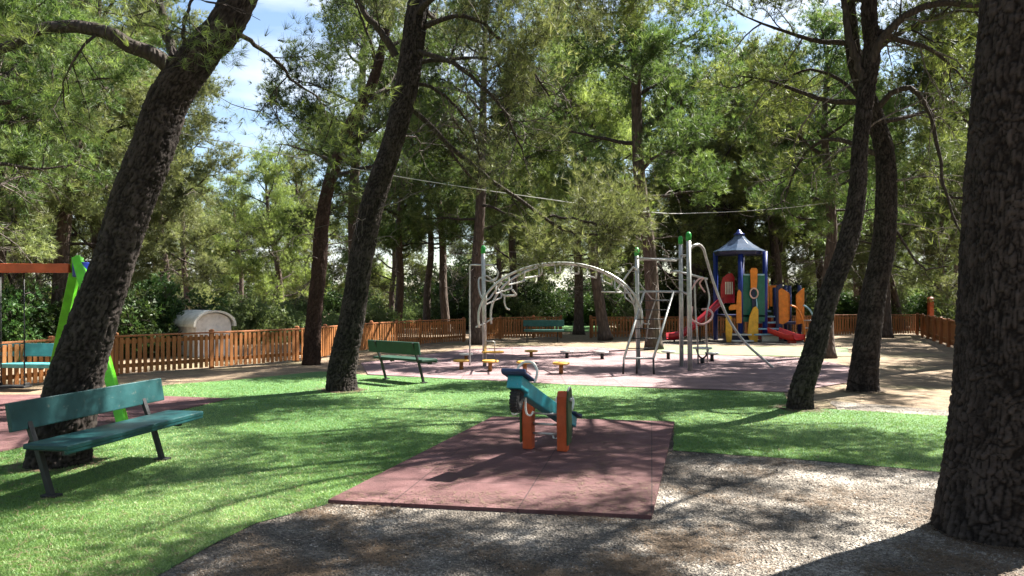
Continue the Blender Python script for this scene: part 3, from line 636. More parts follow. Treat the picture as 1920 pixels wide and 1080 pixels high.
row = [(-330, 18, 1, 1.0), (-160, 22, 4, 1.05), (30, 25, 0, 1.1), (190, 25.5, 1, 1.05), (310, 27, 4, .95), (350, 40, 1, .85), (530, 38, 3, .85), (455, 50, 0, .8),
       (660, 27, 2, 1.1), (960, 38, 1, 1.15), (1010, 47, 4, 1.2), (1180, 40, 4, 1.2), (1330, 36, 3, 1.15), (1400, 40, 1, 1.2), (1460, 34.5, 0, 1.1),
       (1540, 38, 4, 1.1), (1620, 43, 1, 1.1), (1760, 40, 3, 1.1), (1830, 33, 1, 1.0), (1930, 28, 4, 1.0), (2080, 24, 0, 1.05), (2250, 30, 1, 1.0)]
for px, d, k, s in row: tree_at(k, at(px, d), d, s, rnd.uniform(0, 6.3), WOOD, 'pines in the wood beyond the fence')
for dd_, st, off in ((50, 170, 0), (62, 150, 60)):
    for px in range(-250 + off, 2250, st):
        d = dd_ + rnd.uniform(-5, 5); tree_at(rnd.choice((0, 1, 3, 4)), at(px + rnd.uniform(-40, 40), d), d, rnd.uniform(.85, 1.15), rnd.uniform(0, 6.3), WOOD, 'pines in the wood beyond the fence')
# pines added outside the view to shade the ground and block sky light
for i, (x, y, k, s, w_) in enumerate([(11.7, 18.7, 2, 1.0, 0), (-6.5, -4, 0, 1, 0), (1.5, -5.5, 2, 1.05, 0), (8.5, -4, 5, 1, 0), (-12.5, .5, 2, 1, 0), (14.5, 0, 0, 1, 0), (-3, -11, 4, 1, 0), (6, -12, 0, 1, 0), (-14, -8, 0, 1, 0), (15, -9, 2, 1, 0), (-17, 7, 1, 1, 0), (21, 5, 0, 1, 0), (22, 13, 4, 1, 0), (16.0, 16.0, 5, 1.0, 0), (13, 7, 0, .9, 0), (-12.5, 8.5, 4, 1.0, 0), (-10, 14.5, 5, .9, 0)]):
    tree_at(k, x, y, s, i * 1.3, 'pine added beside the playground for shade, its trunk outside the view', 'pines added around the playground for shade')

# ------------------------------------------------------------------ shrubs
def shrub_proto(seed, mat, h, R, name='shrub'):
    rg = np.random.default_rng(seed); root = thing(name, 'x', 'shrub'); wood, tips = Woody(), []
    for i in range(34):
        az = rg.uniform(0, 2 * PI); el = rg.uniform(.25, 1.4); Ln = R * rg.uniform(.6, 1.1) * (1 + (h / R - 1) * math.sin(el))
        Q, d = grow(rg, (rg.normal(0, .15), rg.normal(0, .15), 0), (math.cos(az) * math.cos(el), math.sin(az) * math.cos(el), math.sin(el)), Ln, 6, .02, .15)
        wood.tube(Q, .02, .005, 4)
        for j in range(2, 7):
            for _ in range(4):
                q, d = grow(rg, Q[j], side(rg, unit(Q[j] - Q[j - 1]), 1.0), rg.uniform(.15, .45), 2, 0, .2); wood.tube(q, .006, .003, 3); tips.append((q[-1], d, .9))
    wood.build('stems', M['limb'], root); needles('leaves', rg, tips, M[mat], root, 7, 6, .11, .05, .13); return root
sh = [shrub_proto(60, 'shrub', 1.7, 1.3), shrub_proto(61, 'shrub', 2.3, 1.6), shrub_proto(62, 'shrub_pale', 1.5, 1.4)]
for t in sh: KIDS[t.name] = [k for k in SC.objects if k.parent == t]
ush = set()
def shrub_at(k, px, d, s, label, group):
    p = sh[k]
    if k not in ush: ush.add(k); t = p
    else:
        t = p.copy(); COL.objects.link(t)
        for c in KIDS[p.name]: e = c.copy(); COL.objects.link(e); e.parent = t
    t.location = (at(px, d), d, 0); t.rotation_euler = (0, 0, rnd.uniform(0, 6.3)); t.scale = (s, s, s * rnd.uniform(.85, 1.1)); t['label'] = label; t['group'] = group
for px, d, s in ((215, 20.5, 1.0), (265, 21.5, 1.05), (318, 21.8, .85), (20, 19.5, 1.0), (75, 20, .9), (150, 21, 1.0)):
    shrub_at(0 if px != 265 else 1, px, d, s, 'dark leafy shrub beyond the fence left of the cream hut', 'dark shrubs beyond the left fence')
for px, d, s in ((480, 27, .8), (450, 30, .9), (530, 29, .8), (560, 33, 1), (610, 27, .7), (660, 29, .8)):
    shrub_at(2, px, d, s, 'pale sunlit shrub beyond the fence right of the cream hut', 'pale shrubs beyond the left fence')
for px, d, s, k in ((700, 33, .8, 2), (770, 40, .7, 2), (830, 41, .8, 2), (870, 38, 1, 1), (920, 36, 1, 0), (965, 36, .9, 2), (1000, 40, 1.1, 1), (1035, 44, 1.2, 1), (1130, 44, 1.2, 1), (1190, 37, .8, 2), (1250, 38, 1.1, 1), (1310, 37, 1, 0), (1370, 38, 1.1, 1), (1420, 38, 1, 2), (1480, 39, 1, 1), (1530, 37, .9, 2), (1590, 40, 1, 0), (1640, 39, 1, 2), (1700, 43, 1.2, 2), (1760, 40, 1.1, 0), (1800, 36, 1, 2), (1850, 30, 1, 2)):
    shrub_at(k, px, d, s, 'shrub in the undergrowth below the wood behind the far fence', 'undergrowth shrubs behind the far fence')
for j in range(44):
    d = rnd.uniform(52, 75); shrub_at((1, 2)[j % 2], -300 + j * 58, d, rnd.uniform(1.3, 1.9), 'shrub in the undergrowth deep inside the wood', 'shrubs deep inside the wood')

# ------------------------------------------------------------------ picket fence
def fence(label, pts, H=.84, seed=0, posts_every=1.7):
    pts = [Vector(p) for p in pts]; r = random.Random(seed); root = thing('picket_fence', label, 'fence', pts[0])
    pk, cap, low = MB(), MB(), MB(); posts = []
    for a, b in zip(pts, pts[1:]):
        d = b - a; L = d.length; d.normalize(); nrm = Vector((-d.y, d.x, 0))
        if nrm.y < 0: nrm = -nrm
        k = int(L / .118)
        for i in range(k):
            c = a + d * ((i + .5) * L / k); h = H - .05 + r.uniform(-.018, .006); w = .078 + r.uniform(-.008, .006); t = .018
            z0 = .045 + r.uniform(-.01, .01); q = c - nrm * (.028)
            e = d * w / 2; p0 = q - e + Vector((0, 0, z0)); p1 = q + e + Vector((0, 0, z0)); tilt = d * r.uniform(-.013, .013)
            pk.prism([p0, p1, p1 + Vector((0, 0, h - z0)) + tilt, p0 + Vector((0, 0, h - z0)) + tilt], -nrm * t)
        cap.bar(a + Vector((0, 0, H - .02)), b + Vector((0, 0, H - .02)), .10, .035)
        for z in (.2, H - .14): low.bar(a + Vector((0, 0, z)) + nrm * .0, b + Vector((0, 0, z)) + nrm * .0, .04, .08)
        m = max(1, round(L / posts_every))
        for i in range(m + (1 if b is pts[-1] else 0)): posts.append(a + d * (L * i / m) + nrm * .075)
    pk.build('pickets', M['fence'], root, .003); cap.build('top_rail', M['fence_rail'], root, .004); low.build('cross_rails', M['fence'], root)
    for p in posts:
        mb = MB(); mb.box(p + Vector((0, 0, (H + .02) / 2)), (.09, .09, H + .02)); mb.lathe(p + Vector((0, 0, H + .02)), [(.064, 0), (.066, .015), (.03, .035)], 4, False, PI / 4)
        mb.build('post', M['fence_rail'], root, .005)
    return root
fence('brown picket fence running from the left edge behind the teal bench to the cream hut', [G(-260, 765), G(-40, 735), G(220, 705), G(400, 691), G(560, 678)], seed=1)
fence('picket fence behind the green bench between the reddish pine and the climbing frame', [G(562, 678), G(700, 656), G(790, 647), G(872, 641)], seed=2)
fence('short sunlit fence run left of the far dark bench under the arch', [G(905, 640), G(940, 636), G(1000, 634), G(1052, 634)], seed=3)
fence('long shaded fence behind the play tower and the leaning pine', [G(1108, 634), G(1230, 634), G(1400, 632), G(1560, 629)], seed=4)
fence('sunny picket fence closing the back right corner of the park', [G(1562, 629), G(1640, 628), G(1722, 627)], seed=5, H=.87)
fence('orange fence coming toward the viewer along the right side', [G(1724, 628), G(1800, 657), G(1900, 700), G(2050, 775)], seed=6, H=.88)
# orange post by the corner
m = MB(); p = G(1745, 622); m.bar(p, p + Vector((0, 0, 1.5)), .2, .2); m.lathe(p + Vector((0, 0, 1.5)), [(.15, 0), (.15, .05), (.04, .12)], 4, False, PI / 4)
tag(m.build('wooden_post', M['rust_orange'], off=p), 'tall orange brown wooden post just beyond the right fence corner', 'post').location = p

# ------------------------------------------------------------------ benches
def bench(label, mt, x, y, rz, sx=1.0):
    t = thing('park_bench', label, 'bench', (0, 0, 0))
    tilt = math.radians(10)
    b = MB(); b.box((-.07, -.235, .665), (1.94, .042, .235), rx=tilt); bk = b.build('backrest', M[mt], t, .008)
    s = MB(); s.box((-.08, .06, .43), (1.88, .41, .045)); s.box((-.08, .245, .408), (1.876, .03, .06)); s.build('seat', M[mt], t, .01)
    for q in (-.72, .72):
        l = MB(); l.bar((q, -.285, .77), (q, -.14, .40), .05, .035, up=(0, 1, 0)); l.bar((q, -.135, .42), (q, .0, 0), .05, .04, up=(0, 1, 0))
        l.bar((q, -.14, .39), (q, .2, .39), .05, .03); l.bar((q, .12, .37), (q, .2, .37), .06, .05)
        l.box((q, 0, .012), (.09, .14, .02)); l.build('leg', M['black_steel'], t, .003)
        for bz, by in ((.6, -.211), (.72, -.232)):
            pass
    t.location = (x, y, .01); t.rotation_euler = (0, 0, rz); t.scale = (sx, 1, 1); return t
bench('large teal bench in the left foreground before the leaning trunk', 'teal', -3.63, 6.98, math.radians(-100.4))
bench('dark green bench seen from behind beside the climbing area', 'green', -2.07, 14.78, math.radians(-39.7), .74)
bench('small dark bench far back under the climbing arch', 'dark_teal', at(1017, 27), 27.2, math.radians(178), .75)
bench('pale blue bench behind the swing at the left edge', 'pale_teal', at(18, 13.6), 13.7, math.radians(176), .88)

# ------------------------------------------------------------------ seesaw
base = Vector((.36, 8.09, .034)); t = thing('seesaw', 'aqua and orange seesaw with tyre bumpers standing on the near red mat', 'seesaw', base)
bd = Vector((.35, 1.0, -.36)).normalized(); hd = Vector((.33, .944, 0)).normalized(); sd = Vector((.944, -.33, 0)).normalized(); piv = Vector((.355, 8.09, .50)); ud = sd.cross(bd).normalized()
if ud.z < 0: ud = -ud
m = MB(); m.bar(piv - bd * .8, piv + bd * .8, .11, .15, up=ud); m.build('beam', M['aqua'], t, .012)
for s in (-1, 1):
    c = piv + sd * s * .137; c.z = 0
    m = MB(); e = hd * .055
    m.prism([c - e * .9 + Vector((0, 0, .034)), c + e * .9 + Vector((0, 0, .034)), c + e * 1.15 + Vector((0, 0, .3)), c + e * 1.1 + Vector((0, 0, .60)), c + e * .6 + Vector((0, 0, .655)), c - e * .6 + Vector((0, 0, .655)), c - e * 1.1 + Vector((0, 0, .60)), c - e * 1.15 + Vector((0, 0, .3))], sd * s * .105)
    post = m.build('post', M['post_orange'], t, .006)
    c2 = c + sd * s * .108; e = hd * .085; prof = [(-.8, .1), (-.2, .12), (.7, .12), (1, .3), (.75, .42), (1.0, .56), (.7, .665), (0, .69), (-.7, .66), (-1, .5), (-.85, .3)]
    m = MB(); m.prism([c2 + e * a + Vector((0, 0, z)) for a, z in prof], sd * s * .022); m.build('side_panel', M['olive'], post, .004)
    m = MB(); m.tube([c2 + e * a * 1.03 + sd * s * .011 + Vector((0, 0, z * 1.01)) for a, z in prof[3:9]], .009, 6, 30); m.build('panel_edge', M['cream'], post)
    m = MB(); m.tube([c2 + Vector((0, 0, .57)), c2 + sd * s * .04 + Vector((0, 0, .57))], .022, 10); m.build('pivot_bolt', M['galv'], post)
m = MB()
for z in (.2, .3, .41): m.tube([piv - sd * .14 + Vector((0, 0, z - .5)), piv + sd * .14 + Vector((0, 0, z - .5))], .013, 8)
m.build('cross_rods', M['galv'], t)
def tube_loop(mb, c, a, b, pts, r): mb.tube([c + a * u + b * v for u, v in pts], r, 8, 40)
for s in (-1, 1):
    e = piv + bd * s * .95
    m = MB(); m.bar(e - bd * .12 + ud * .01, e + bd * .12 + ud * .01, .15, .12, up=ud); sup = m.build('seat_block', M['aqua'], t, .012)
    m = MB(); m.box(e + ud * .085 + bd * s * .03, (.30, .24, .03), Matrix((bd, sd, ud)).transposed()); m.box(e + ud * .10 + bd * s * .17, (.05, .24, .04), Matrix((bd, sd, ud)).transposed()); m.build('seat', M['seat_navy'], t, .012)
    # tyre segment below the seat
    c = e - ud * .125; m = MB(); Q = [c + bd * .065 * math.cos(a) + ud * .085 * math.sin(a) for a in np.linspace(0, 2 * PI, 25)]
    m.tube(Q, .045, 10, cap=False)
    for a in np.linspace(0, 2 * PI, 25)[:-1]:
        q = c + bd * .108 * math.cos(a) + ud * .128 * math.sin(a); m.box(q, (.010, .075, .016), Matrix((bd * math.cos(a) + ud * math.sin(a), sd, bd * -math.sin(a) + ud * math.cos(a))).transposed())
    m.build('tyre', M['rubber'], t)
    h = e - bd * s * .22 + ud * .08; m = MB(); m.tube([h - sd * .09, h - sd * .105 + ud * .11, h - sd * .06 + ud * .19, h + ud * .205, h + sd * .06 + ud * .19, h + sd * .105 + ud * .11, h + sd * .09], .013, 8, 40); m.build('handle', M['white_tube'], t)
    h = e - bd * s * .2 - ud * .07; m = MB(); m.tube([h + sd * .02, h - ud * .10 + sd * .03, h - ud * .16 + sd * .05, h - ud * .17 + sd * .09, h - ud * .13 + sd * .11], .010, 8, 30); m.tube([h - sd * .02, h - ud * .10 - sd * .03, h - ud * .16 - sd * .05, h - ud * .17 - sd * .09, h - ud * .13 - sd * .11], .010, 8, 30); m.build('footrest', M['white_tube'], t)

# ------------------------------------------------------------------ climbing frame
t = thing('climbing_frame', 'silver tubular climbing arch with ladders and green capped posts', 'climbing frame', G(1050, 692))
def tb(name, pts, r, mat='galv', k=None, parent=None, n=10):
    m = MB(); m.tube(pts, r, n, k); return m.build(name, M[mat], parent or t)
def gpole(x, ybase, ytop, r=.049, cap=True):
    b = G(x[0], ybase); d = b.y; top = P(x[1], ytop, d); o = tb('post', [b, top], r, n=14)
    if cap: m = MB(); m.lathe(top - Vector((0, 0, .12)), [(r * 1.12, 0), (r * 1.15, .11), (r * 1.0, .16), (r * .55, .19)], 14); m.build('post_cap', M['cap'], o)
    return d
dl = gpole((909, 906), 687, 466); dA = gpole((1197, 1194), 692, 470); dB = gpole((1278, 1276), 688, 448); dC = gpole((1294, 1291), 697, 441, .054)
arc1, arc2 = [], []
for a in np.linspace(-.13, PI + .13, 31):
    c_, s_ = math.cos(a), math.sin(a)
    arc1.append(Vector((1.06 - 1.80 * c_, 16.9, 1.16 + 1.22 * s_ if s_ > 0 else 1.16 + 1.6 * s_)))
    arc2.append(Vector((1.20 - 1.70 * c_, 18.0, 1.20 + 1.20 * s_ if s_ > 0 else 1.20 + 1.6 * s_)))
tb('arch_rail', arc1, .027, k=60); tb('arch_rail', arc2, .027, k=60)
for i in range(5, 27, 2):
    a, b = arc1[i], arc2[i + (1 if i < 13 else -1)]; dz = Vector((0, 0, -.21))
    tb('rung', [a, a + dz, b + dz, b], .018)
# left post fittings
L0 = P(906, 500, dl)
tb('gooseneck', [G(881, 686), P(881, 600, 18), P(881, 520, 18), P(881, 500, 18), P(885, 497, 18), P(906, 497, dl), P(922, 497, dl), P(931, 505, dl), P(934, 514, dl), P(929, 524, dl), P(920, 527, dl), P(908, 525, dl)], .02, k=70)
tb('hand_loop', [P(908, 517, dl), P(916, 519, dl), P(930, 535, dl), P(941, 552, 17.4), P(955, 554, 17.2), P(967, 553, 17.2), P(960, 543, 17.1)], .022, k=40)
tb('hand_loop', [P(904, 520, dl), P(898, 523, dl), P(898, 540, dl - .1), P(902, 556, dl - .2), P(909, 562, dl - .2), P(917, 560, dl - .2), P(928, 546, dl - .2), P(940, 530, 17.2)], .022, k=40)
tb('hand_loop', [P(946, 555, 17.3), P(946, 568, 17.3), P(950, 578, 17.3), P(956, 581, 17.3)], .018, k=20)
tb('brace', [P(893, 613, 17), P(909, 606, dl)], .02); tb('brace', [P(909, 606, dl), P(924, 597, 18)], .02)
m = MB(); m.box(P(924, 660, dl), (.5, .18, .04), rz=.2); m.build('step_plate', M['yellow'], t, .008)
tb('step_hanger', [P(910, 640, dl), P(927, 640, dl), P(928, 668, dl)], .014)
# right tower bars
for y, r in ((486, .026), (547, .026)): tb('crossbar', [P(1195, y, dA), P(1277, y, dB)], r)
tb('crossbar', [P(1195, 484, dA - .3), P(1268, 489, dB - .4)], .024); tb('crossbar', [P(1277, 479, dB), P(1293, 479, dC)], .024); tb('crossbar', [P(1278, 547, dB), P(1293, 552, dC)], .02)
for x0, x1, xb in ((1208, 1170, 1168), (1263, 1225, 1226)):
    top, bot = P(x0, 547, 17.3), P(x1, 672, 16.2); tb('ladder_rail', [top, bot], .026); tb('ladder_foot', [bot, G(xb, 703)], .022, 'black_steel')
tb('ladder_sill', [P(1168, 672, 16.2), P(1227, 672, 16.2)], .024)
tb('ladder_foot', [P(1194, 672, 16.2), G(1194, 702)], .02, 'black_steel')
for i in range(1, 7):
    f = i / 7; a = P(1208, 547, 17.3).lerp(P(1170, 672, 16.2), f); b = P(1263, 547, 17.3).lerp(P(1225, 672, 16.2), f); tb('ladder_rung', [a, b], .011, 'black_steel', n=8)
tb('brace', [P(1155, 545, 17.2), P(1184, 505, 17.2), P(1190, 503, 17.2), P(1194, 508, dA)], .022, k=20)
tb('brace', [P(1128, 547, 17), P(1196, 550, dA)], .018)
tb('rope', [P(1198, 530, dA), P(1222, 560, 17.8), P(1229, 562, 17.9), P(1216, 602, 17.8), P(1212, 640, 17.8)], .014); tb('rope', [P(1198, 585, dA), P(1208, 607, 17.6), P(1218, 607, 17.9)], .014)
tb('rope', [P(1231, 548, 17.9), P(1230, 563, 17.9), P(1255, 563, 17.9)], .014)
tb('slide_pole', [P(1294, 466, dC), P(1302, 460, dC), P(1311, 459, dC + .1), P(1319, 467, dC + .2), P(1325, 487, dC + .3), P(1338, 530, dC + .5), P(1353, 570, 17.3), P(1370, 605, 17.4), P(1395, 640, 17.5), P(1425, 668, 17.5), P(1450, 690, 17.55)], .030, k=70)
tb('crossbar', [P(1258, 510, 17.6), P(1268, 508, 17.4), P(1326, 523, 17.8)], .026)
tb('twist_rail', [P(1302, 525, 17.6), P(1304, 580, 17.6), P(1308, 640, 17.6), G(1309, 684)], .02, k=30)
tb('twist_rail', [P(1322, 522, 17.8), P(1330, 560, 17.8), P(1324, 600, 17.8), G(1327, 680)], .02, k=30)
tb('spiral_ring', [P(1298, 575, 17.3), P(1296, 596, 17.2), P(1304, 604, 17.2), P(1318, 608, 17.2), P(1332, 600, 17.3), P(1336, 588, 17.6), P(1328, 580, 17.8), P(1316, 580, 17.9)], .024, 'pink_tube', k=50)
tb('spiral_ring', [P(1296, 543, 17.3), P(1308, 525, 17.4), P(1318, 522, 17.6), P(1312, 532, 17.8), P(1322, 548, 17.8)], .02, 'pink_tube', k=40)

# stepping stools
def stool(px, ytop, ybase, mat, label, group=None, w=.18):
    b = G(px, ybase); zt = CH - (ytop - HZ) / F * b.y; t = thing('stepping_stool', label, 'stepping stool', b, 0, group)
    m = MB(); m.tube([b, b + Vector((0, 0, zt - .02))], .045, 12); m.build('post', M['black_steel' if mat == 'galv' else 'fence'], t)
    m = MB(); m.lathe(b + Vector((0, 0, zt - .035)), [(w * .9, .01), (w, .018), (w, .045), (w * .93, .054), (w * .2, .058)], 22); m.build('tread', M[mat], t); return t
for px, yt, yb, mt, lab in ((865, 676, 694, 'yellow', 'yellow stepping stool left of the left climbing post'), (919, 677, 697, 'yellow', 'yellow stepping stool at the foot of the left climbing post'),
                            (984, 679, 701, 'yellow', 'yellow stepping stool behind the seesaw handle'), (1052, 681, 702, 'yellow', 'yellow stepping stool standing alone in front of the arch'),
                            (996, 658, 670, 'yellow', 'small yellow stepping stool before the far dark bench'), (874, 664, 676, 'cream', 'pale stepping stool behind the leftmost yellow stool'),
                            (1063, 659, 672, 'galv', 'grey stepping stool beyond the lone yellow stool'), (1129, 660, 674, 'galv', 'grey stepping stool left of the inclined ladder'),
                            (1253, 659, 674, 'galv', 'grey stepping stool right of the inclined ladder'), (1335, 662, 678, 'galv', 'grey stepping stool right of the twisted climbing rails')):
    stool(px, yt, yb, mt, lab)
# small table-like balance disc
b = G(1317, 682); t2 = thing('balance_seat', 'pale round balance seat on a forked stem by the twisted rails', 'play seat', b)
m = MB(); m.lathe(b + Vector((0, 0, .36)), [(.22, 0), (.24, .02), (.22, .045), (.05, .05)], 22); m.build('seat', M['cream'], t2)
m = MB(); m.tube([b, b + Vector((0, 0, .14))], .05, 10); m.tube([b + Vector((0, 0, .12)), b + Vector((-.09, 0, .2)), b + Vector((-.15, 0, .37))], .022, 8, 14); m.tube([b + Vector((0, 0, .12)), b + Vector((.09, 0, .2)), b + Vector((.15, 0, .37))], .022, 8, 14); m.build('stem', M['black_steel'], t2)

# ------------------------------------------------------------------ play tower
t = thing('play_tower', 'colourful play tower with blue roof, red slide and orange panels', 'play tower', P(1400, 640, 28) * 1.0); t.location.z = 0
S = 28.0
def Q(x, y, d=0): return Vector(((x - 960) / F * S, S + d, CH + (HZ - y) / F * S))
def panel(name, pts, d, th, mat, parent=None, bevel=.01):
    m = MB(); m.prism([Q(x, y, d) for x, y in pts], (0, th, 0)); return m.build(name, M[mat], parent or t, bevel)
for x, y0, d, mat in ((1354, 472, .9, 'blue'), (1383, 470, -.35, 'blue'), (1431, 472, -.2, 'blue'), (1408, 472, 1.1, 'navy')):
    m = MB(); m.tube([Q(x, 641.5, d), Q(x, y0, d)], .09, 14); m.build('post', M[mat], t)
# bell-shaped roof
c = Q(1391, 472, .35); m = MB(); m.lathe(c, [(.93, 0), (.95, .03), (.74, .13), (.5, .29), (.3, .46), (.2, .58), (.17, .66)], 8, False, PI / 8); rf = m.build('roof', M['roof_blue'], t, .01)
m = MB(); m.lathe(c + Vector((0, 0, .64)), [(.2, 0), (.2, .04), (.11, .08), (.08, .14), (.03, .2)], 12); m.build('finial', M['blue'], rf)
m = MB(); m.lathe(c + Vector((0, 0, -.1)), [(.88, 0), (.9, .1)], 8, False, PI / 8); m.build('eaves', M['navy'], rf)
m = MB(); m.box(Q(1393, 592, .35), (1.5, 1.3, .08)); m.build('deck', M['navy'], t, .01)
pg = panel('wall_panel', [(1386, 515), (1429, 515), (1429, 603), (1386, 603)], -.3, .04, 'panel_green')
panel('panel_trim', [(1388, 514), (1428, 514), (1428, 517), (1388, 517)], -.33, .03, 'sky_tube', pg)
panel('crest_panel', [(1400, 507), (1403, 503), (1411, 503), (1414, 507), (1413, 530), (1412, 541), (1401, 541), (1401, 530)], -.42, .06, 'orange')
m = MB(); cc = Q(1407, 550, -.42); m.tube([cc + Vector((.14 * math.cos(a), 0, .18 * math.sin(a))) for a in np.linspace(0, 2 * PI, 25)], .028, 8, cap=False); m.build('ring', M['pink_tube'], t)
panel('slot_panel', [(1403, 540), (1410, 540), (1412, 580), (1404, 580)], -.38, .04, 'navy')
m = MB(); m.tube([Q(1411, 560, -.45), Q(1413, 600, -.45)], .02, 8); m.build('grab_pole', M['sky_tube'], t)
panel('pointed_panel', [(1397, 592), (1404, 576), (1409, 574), (1413, 580), (1413, 625), (1411, 643), (1401, 645), (1393, 625)], -.55, .07, 'amber')
panel('pointed_panel', [(1351, 596), (1355, 590), (1361, 592), (1363, 620), (1361, 643), (1354, 645), (1351, 628)], -.7, .07, 'amber')
panel('rail_panel', [(1374, 548), (1377, 543), (1381, 548), (1382, 605), (1372, 605), (1372, 580), (1359, 581), (1358, 576), (1362, 571), (1372, 570)], -.6, .06, 'orange')
for y, d in ((626, -.5), (637, -.75)):
    m = MB(); m.box(Q(1380, y, d), (.75, .3, .05)); m.build('step', M['cream'], t, .008)
m = MB(); m.box(Q(1381, 633, .1), (.7, .9, .3)); m.build('stair_box', M['navy'], t, .01)
# red hood and slide to the left
hood = panel('slide_hood', [(1353, 535), (1357, 520), (1366, 513), (1374, 512), (1379, 520), (1379, 568), (1353, 568)], .1, .06, 'red')
m = MB()
for x in (1362, 1366, 1370, 1374): m.box(Q(x, 540, .08), (.035, .03, .45))
m.build('slits', M['cream'], hood)
c0 = [Q(1372, 560, .5), Q(1352, 572, .3), Q(1330, 590, .1), Q(1305, 609, -.1), Q(1280, 626, -.25), Q(1262, 632, -.3), Q(1248, 633, -.3)]
sp = spline(c0, 26); m = MB(); prof = [(-.28, .26), (-.25, .05), (-.12, 0), (.12, 0), (.25, .05), (.28, .26), (.24, .26), (.2, .1), (.1, .045), (-.1, .045), (-.2, .1), (-.24, .26)]
vs = [tuple(p + np.array([-.0, a, b - .08])) for p in sp for a, b in prof]; k = len(prof)
m.add(vs, [(i * k + j, i * k + (j + 1) % k, (i + 1) * k + (j + 1) % k, (i + 1) * k + j) for i in range(25) for j in range(k)], True); m.build('slide', M['red'], t)
m = MB()
for x, y in ((1262, 636), (1310, 612)): m.tube([Q(x, y, -.2), Vector((Q(x, y).x, S - .2, 0))], .03, 8)
m.build('slide_legs', M['black_steel'], t)
# stairs and second deck on the right
for i, y in enumerate((626, 616, 605, 594, 584)):
    m = MB(); m.box(Q(1434 + i * 2.0, y, -.5 + i * .28), (1.15 - i * .17, .3, .05)); st = m.build('stair_tread', M['sky_tube'], t, .006)
    m = MB(); m.box(Q(1434 + i * 2.0, y + 5, -.4 + i * .28), (1.0 - i * .16, .04, .16)); m.build('riser', M['red'], st)
m = MB(); m.box(Q(1436, 634, -.3), (.6, .4, .2)); m.build('stair_base', M['cream'], t, .01)
panel('side_post', [(1453, 536), (1463, 532), (1464, 625), (1452, 625)], -.2, .08, 'navy')
m = MB(); m.tube([Q(1444, 641, .9), Q(1444, 525, .9)], .08, 12); m.build('post', M['blue'], t)
panel('rail_panel', [(1430, 522), (1439, 524), (1439, 578), (1435, 582), (1433, 540), (1430, 536)], -.15, .05, 'orange')
panel('rail_panel', [(1446, 535), (1466, 535), (1466, 539), (1452, 539), (1452, 575), (1447, 575)], .2, .05, 'orange')
for pts, d in (([(1456, 545), (1461, 540), (1474, 548), (1475, 602), (1464, 608), (1457, 606)], -.22), ([(1477, 550), (1482, 545), (1487, 552), (1487, 600), (1477, 602)], .3), ([(1489, 552), (1496, 545), (1504, 540), (1504, 606), (1489, 608)], -.22)):
    panel('fence_panel', pts, d, .06, 'orange')
m = MB(); m.box(Q(1483, 606, .5), (.85, 1.3, .08)); m.build('deck', M['navy'], t, .01)
for x, d in ((1473, 0), (1499, 0), (1473, 1.1), (1501, 1.1)):
    m = MB(); m.tube([Q(x, 641.5, d), Q(x, 535, d)], .07, 12); m.build('post', M['navy'], t)
for pts, mat in (([(1473, 572), (1484, 577), (1492, 590), (1498, 612), (1499, 641)], 'orange'), ([(1497, 572), (1508, 580), (1515, 594), (1519, 615), (1520, 641)], 'sky_tube')):
    m = MB(); m.tube([Q(x, y, -.5) for x, y in pts], .032, 8, 30); m.build('arch_climber', M[mat], t)
m = MB()
for y in (600, 614, 628): m.tube([Q(1497 + (y - 600) * .08, y, -.5), Q(1517 + (y - 600) * .1, y, -.5)], .02, 8)
m.build('climber_rungs', M['galv'], t)
# small coral slide at the front
c0 = [Q(1440, 622, -.6), Q(1452, 628, -.9), Q(1463, 633, -1.2), Q(1471, 633, -1.4)]; sp = spline(c0, 14); m = MB()
vs = [tuple(p + np.array([a * .95, a * .35, b * .9 - .05])) for p in sp for a, b in prof]
m.add(vs, [(i * k + j, i * k + (j + 1) % k, (i + 1) * k + (j + 1) % k, (i + 1) * k + j) for i in range(13) for j in range(k)], True); m.build('small_slide', M['red_orange'], t)
m = MB(); m.box(Q(1463, 642, -1.15), (.25, .2, .28)); m.build('slide_support', M['red_orange'], t, .01)

# ------------------------------------------------------------------ swing
top = P(146, 503, 11.1); t = thing('swing_set', 'lime green and orange swing frame at the left behind the leaning trunk', 'swing', (top.x, top.y, 0))
ends = [(Vector((at(90, 12.4), 12.4, 0)), G(231, 796))]
tl = top + Vector((-3.9, -.15, 0)); ends.append((tl + Vector((-1.2, 1.3, -tl.z)), tl + Vector((1.1, -1.1, -tl.z))))
for tp, (a, b) in zip((top, tl), ends):
    for q, e in ((a, .02), (b, -.02)):
        m = MB(); m.bar(q, tp + Vector((0, 0, .12)) + (tp - q) * .01, .14, .12, up=(1, 0, 0)); m.build('leg', M['lime'], t, .012)
m = MB(); m.bar(top + Vector((-.1, 0, .0)), tl, .14, .13); m.build('crossbar', M['rust_orange'], t, .012)
m = MB(); m.box(top + Vector((.05, .0, -.02)), (.16, .2, .22)); m.build('joint', M['blue'], t, .015)
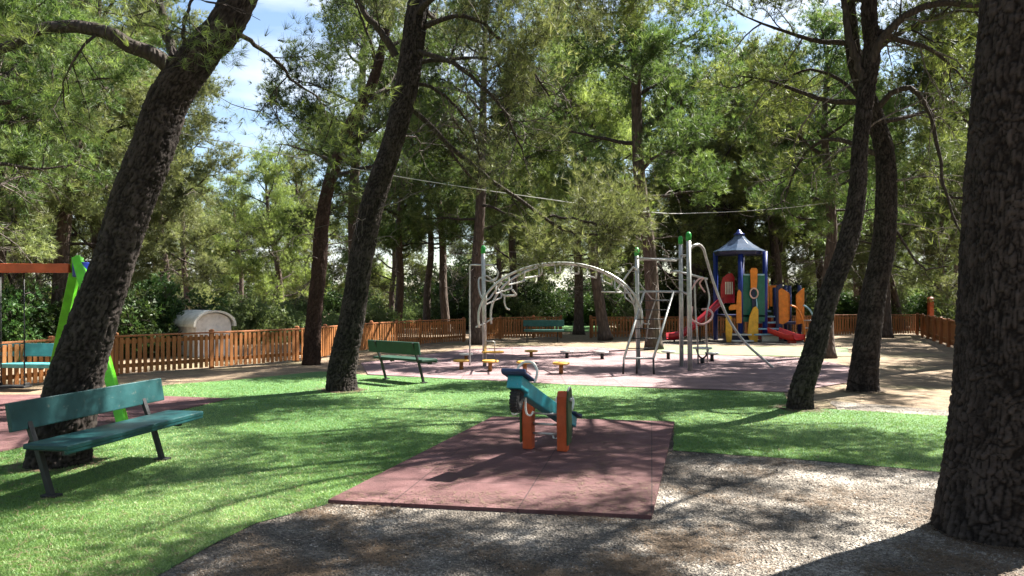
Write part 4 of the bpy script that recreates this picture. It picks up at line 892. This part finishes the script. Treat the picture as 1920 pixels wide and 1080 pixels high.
for xa in (-.78, -1.12, -2.3, -2.64):
    m = MB(); a = top + Vector((xa, 0, -.06)); b = Vector((a.x, a.y + .02, .36)); m.tube([a, b], .009, 6)
    for z in np.arange(.38, a.z, .05): m.box((a.x, a.y + .01, z), (.022, .008, .03), rz=(z * 31) % 3)
    m.build('chain', M['black_steel'], t)
for xa in (-.95, -2.47):
    c = top + Vector((xa, .02, 0)); m = MB(); m.box((c.x, c.y, .34), (.44, .2, .035)); m.box((c.x - .2, c.y, .37), (.03, .12, .05)); m.box((c.x + .2, c.y, .37), (.03, .12, .05)); m.build('seat', M['rubber'], t, .01)

# ------------------------------------------------------------------ cream hut beyond the fence
hx, hy = at(401, 21), 21; t = thing('garden_hut', 'small cream hut with rounded roof beyond the left fence', 'hut', (hx, hy, 0))
R_ = Matrix.Rotation(math.radians(46), 3, 'Z')
def lp(x, y, z): return Vector((hx, hy, 0)) + R_ @ Vector((x, y, z))
arch = [(-.5, 0), (-.5, .86)] + [(-.5 * math.cos(a), .86 + .33 * math.sin(a)) for a in np.linspace(.15, PI - .15, 14)] + [(.5, .86), (.5, 0)]
m = MB(); m.prism([lp(x, 0, z) for x, z in arch], R_ @ Vector((0, 1.4, 0))); m.build('wall', M['plaster'], t, .01)
ro = [(-.6 * math.cos(a), .86 + .40 * math.sin(a)) for a in np.linspace(-.12, PI + .12, 18)]; ri = [(-.54 * math.cos(a), .86 + .345 * math.sin(a)) for a in np.linspace(PI + .12, -.12, 18)]
m = MB(); m.prism([lp(x, -.1, z) for x, z in ro + ri], R_ @ Vector((0, 1.6, 0))); m.build('roof', M['cream'], t)
m = MB(); m.prism([lp(x, -.015, z) for x, z in ((-.22, .06), (-.22, .8), (.22, .8), (.22, .06))], R_ @ Vector((0, .03, 0))); m.build('door', M['plaster'], t, .005)

# ------------------------------------------------------------------ cable
m = MB(); m.tube([P(-80, 150, 30), P(200, 222, 26), P(400, 262, 22), P(510, 285, 20), P(700, 323, 18), P(960, 364, 17), P(1210, 397, 17.2), P(1320, 399, 18), P(1460, 391, 19), P(1556, 380, 20)], .0085, 6, 120)
tag(m.build('overhead_cable', M['cable'], off=(0, 0, 0)), 'thin pale cable sagging between the pines across the play area', 'cable')
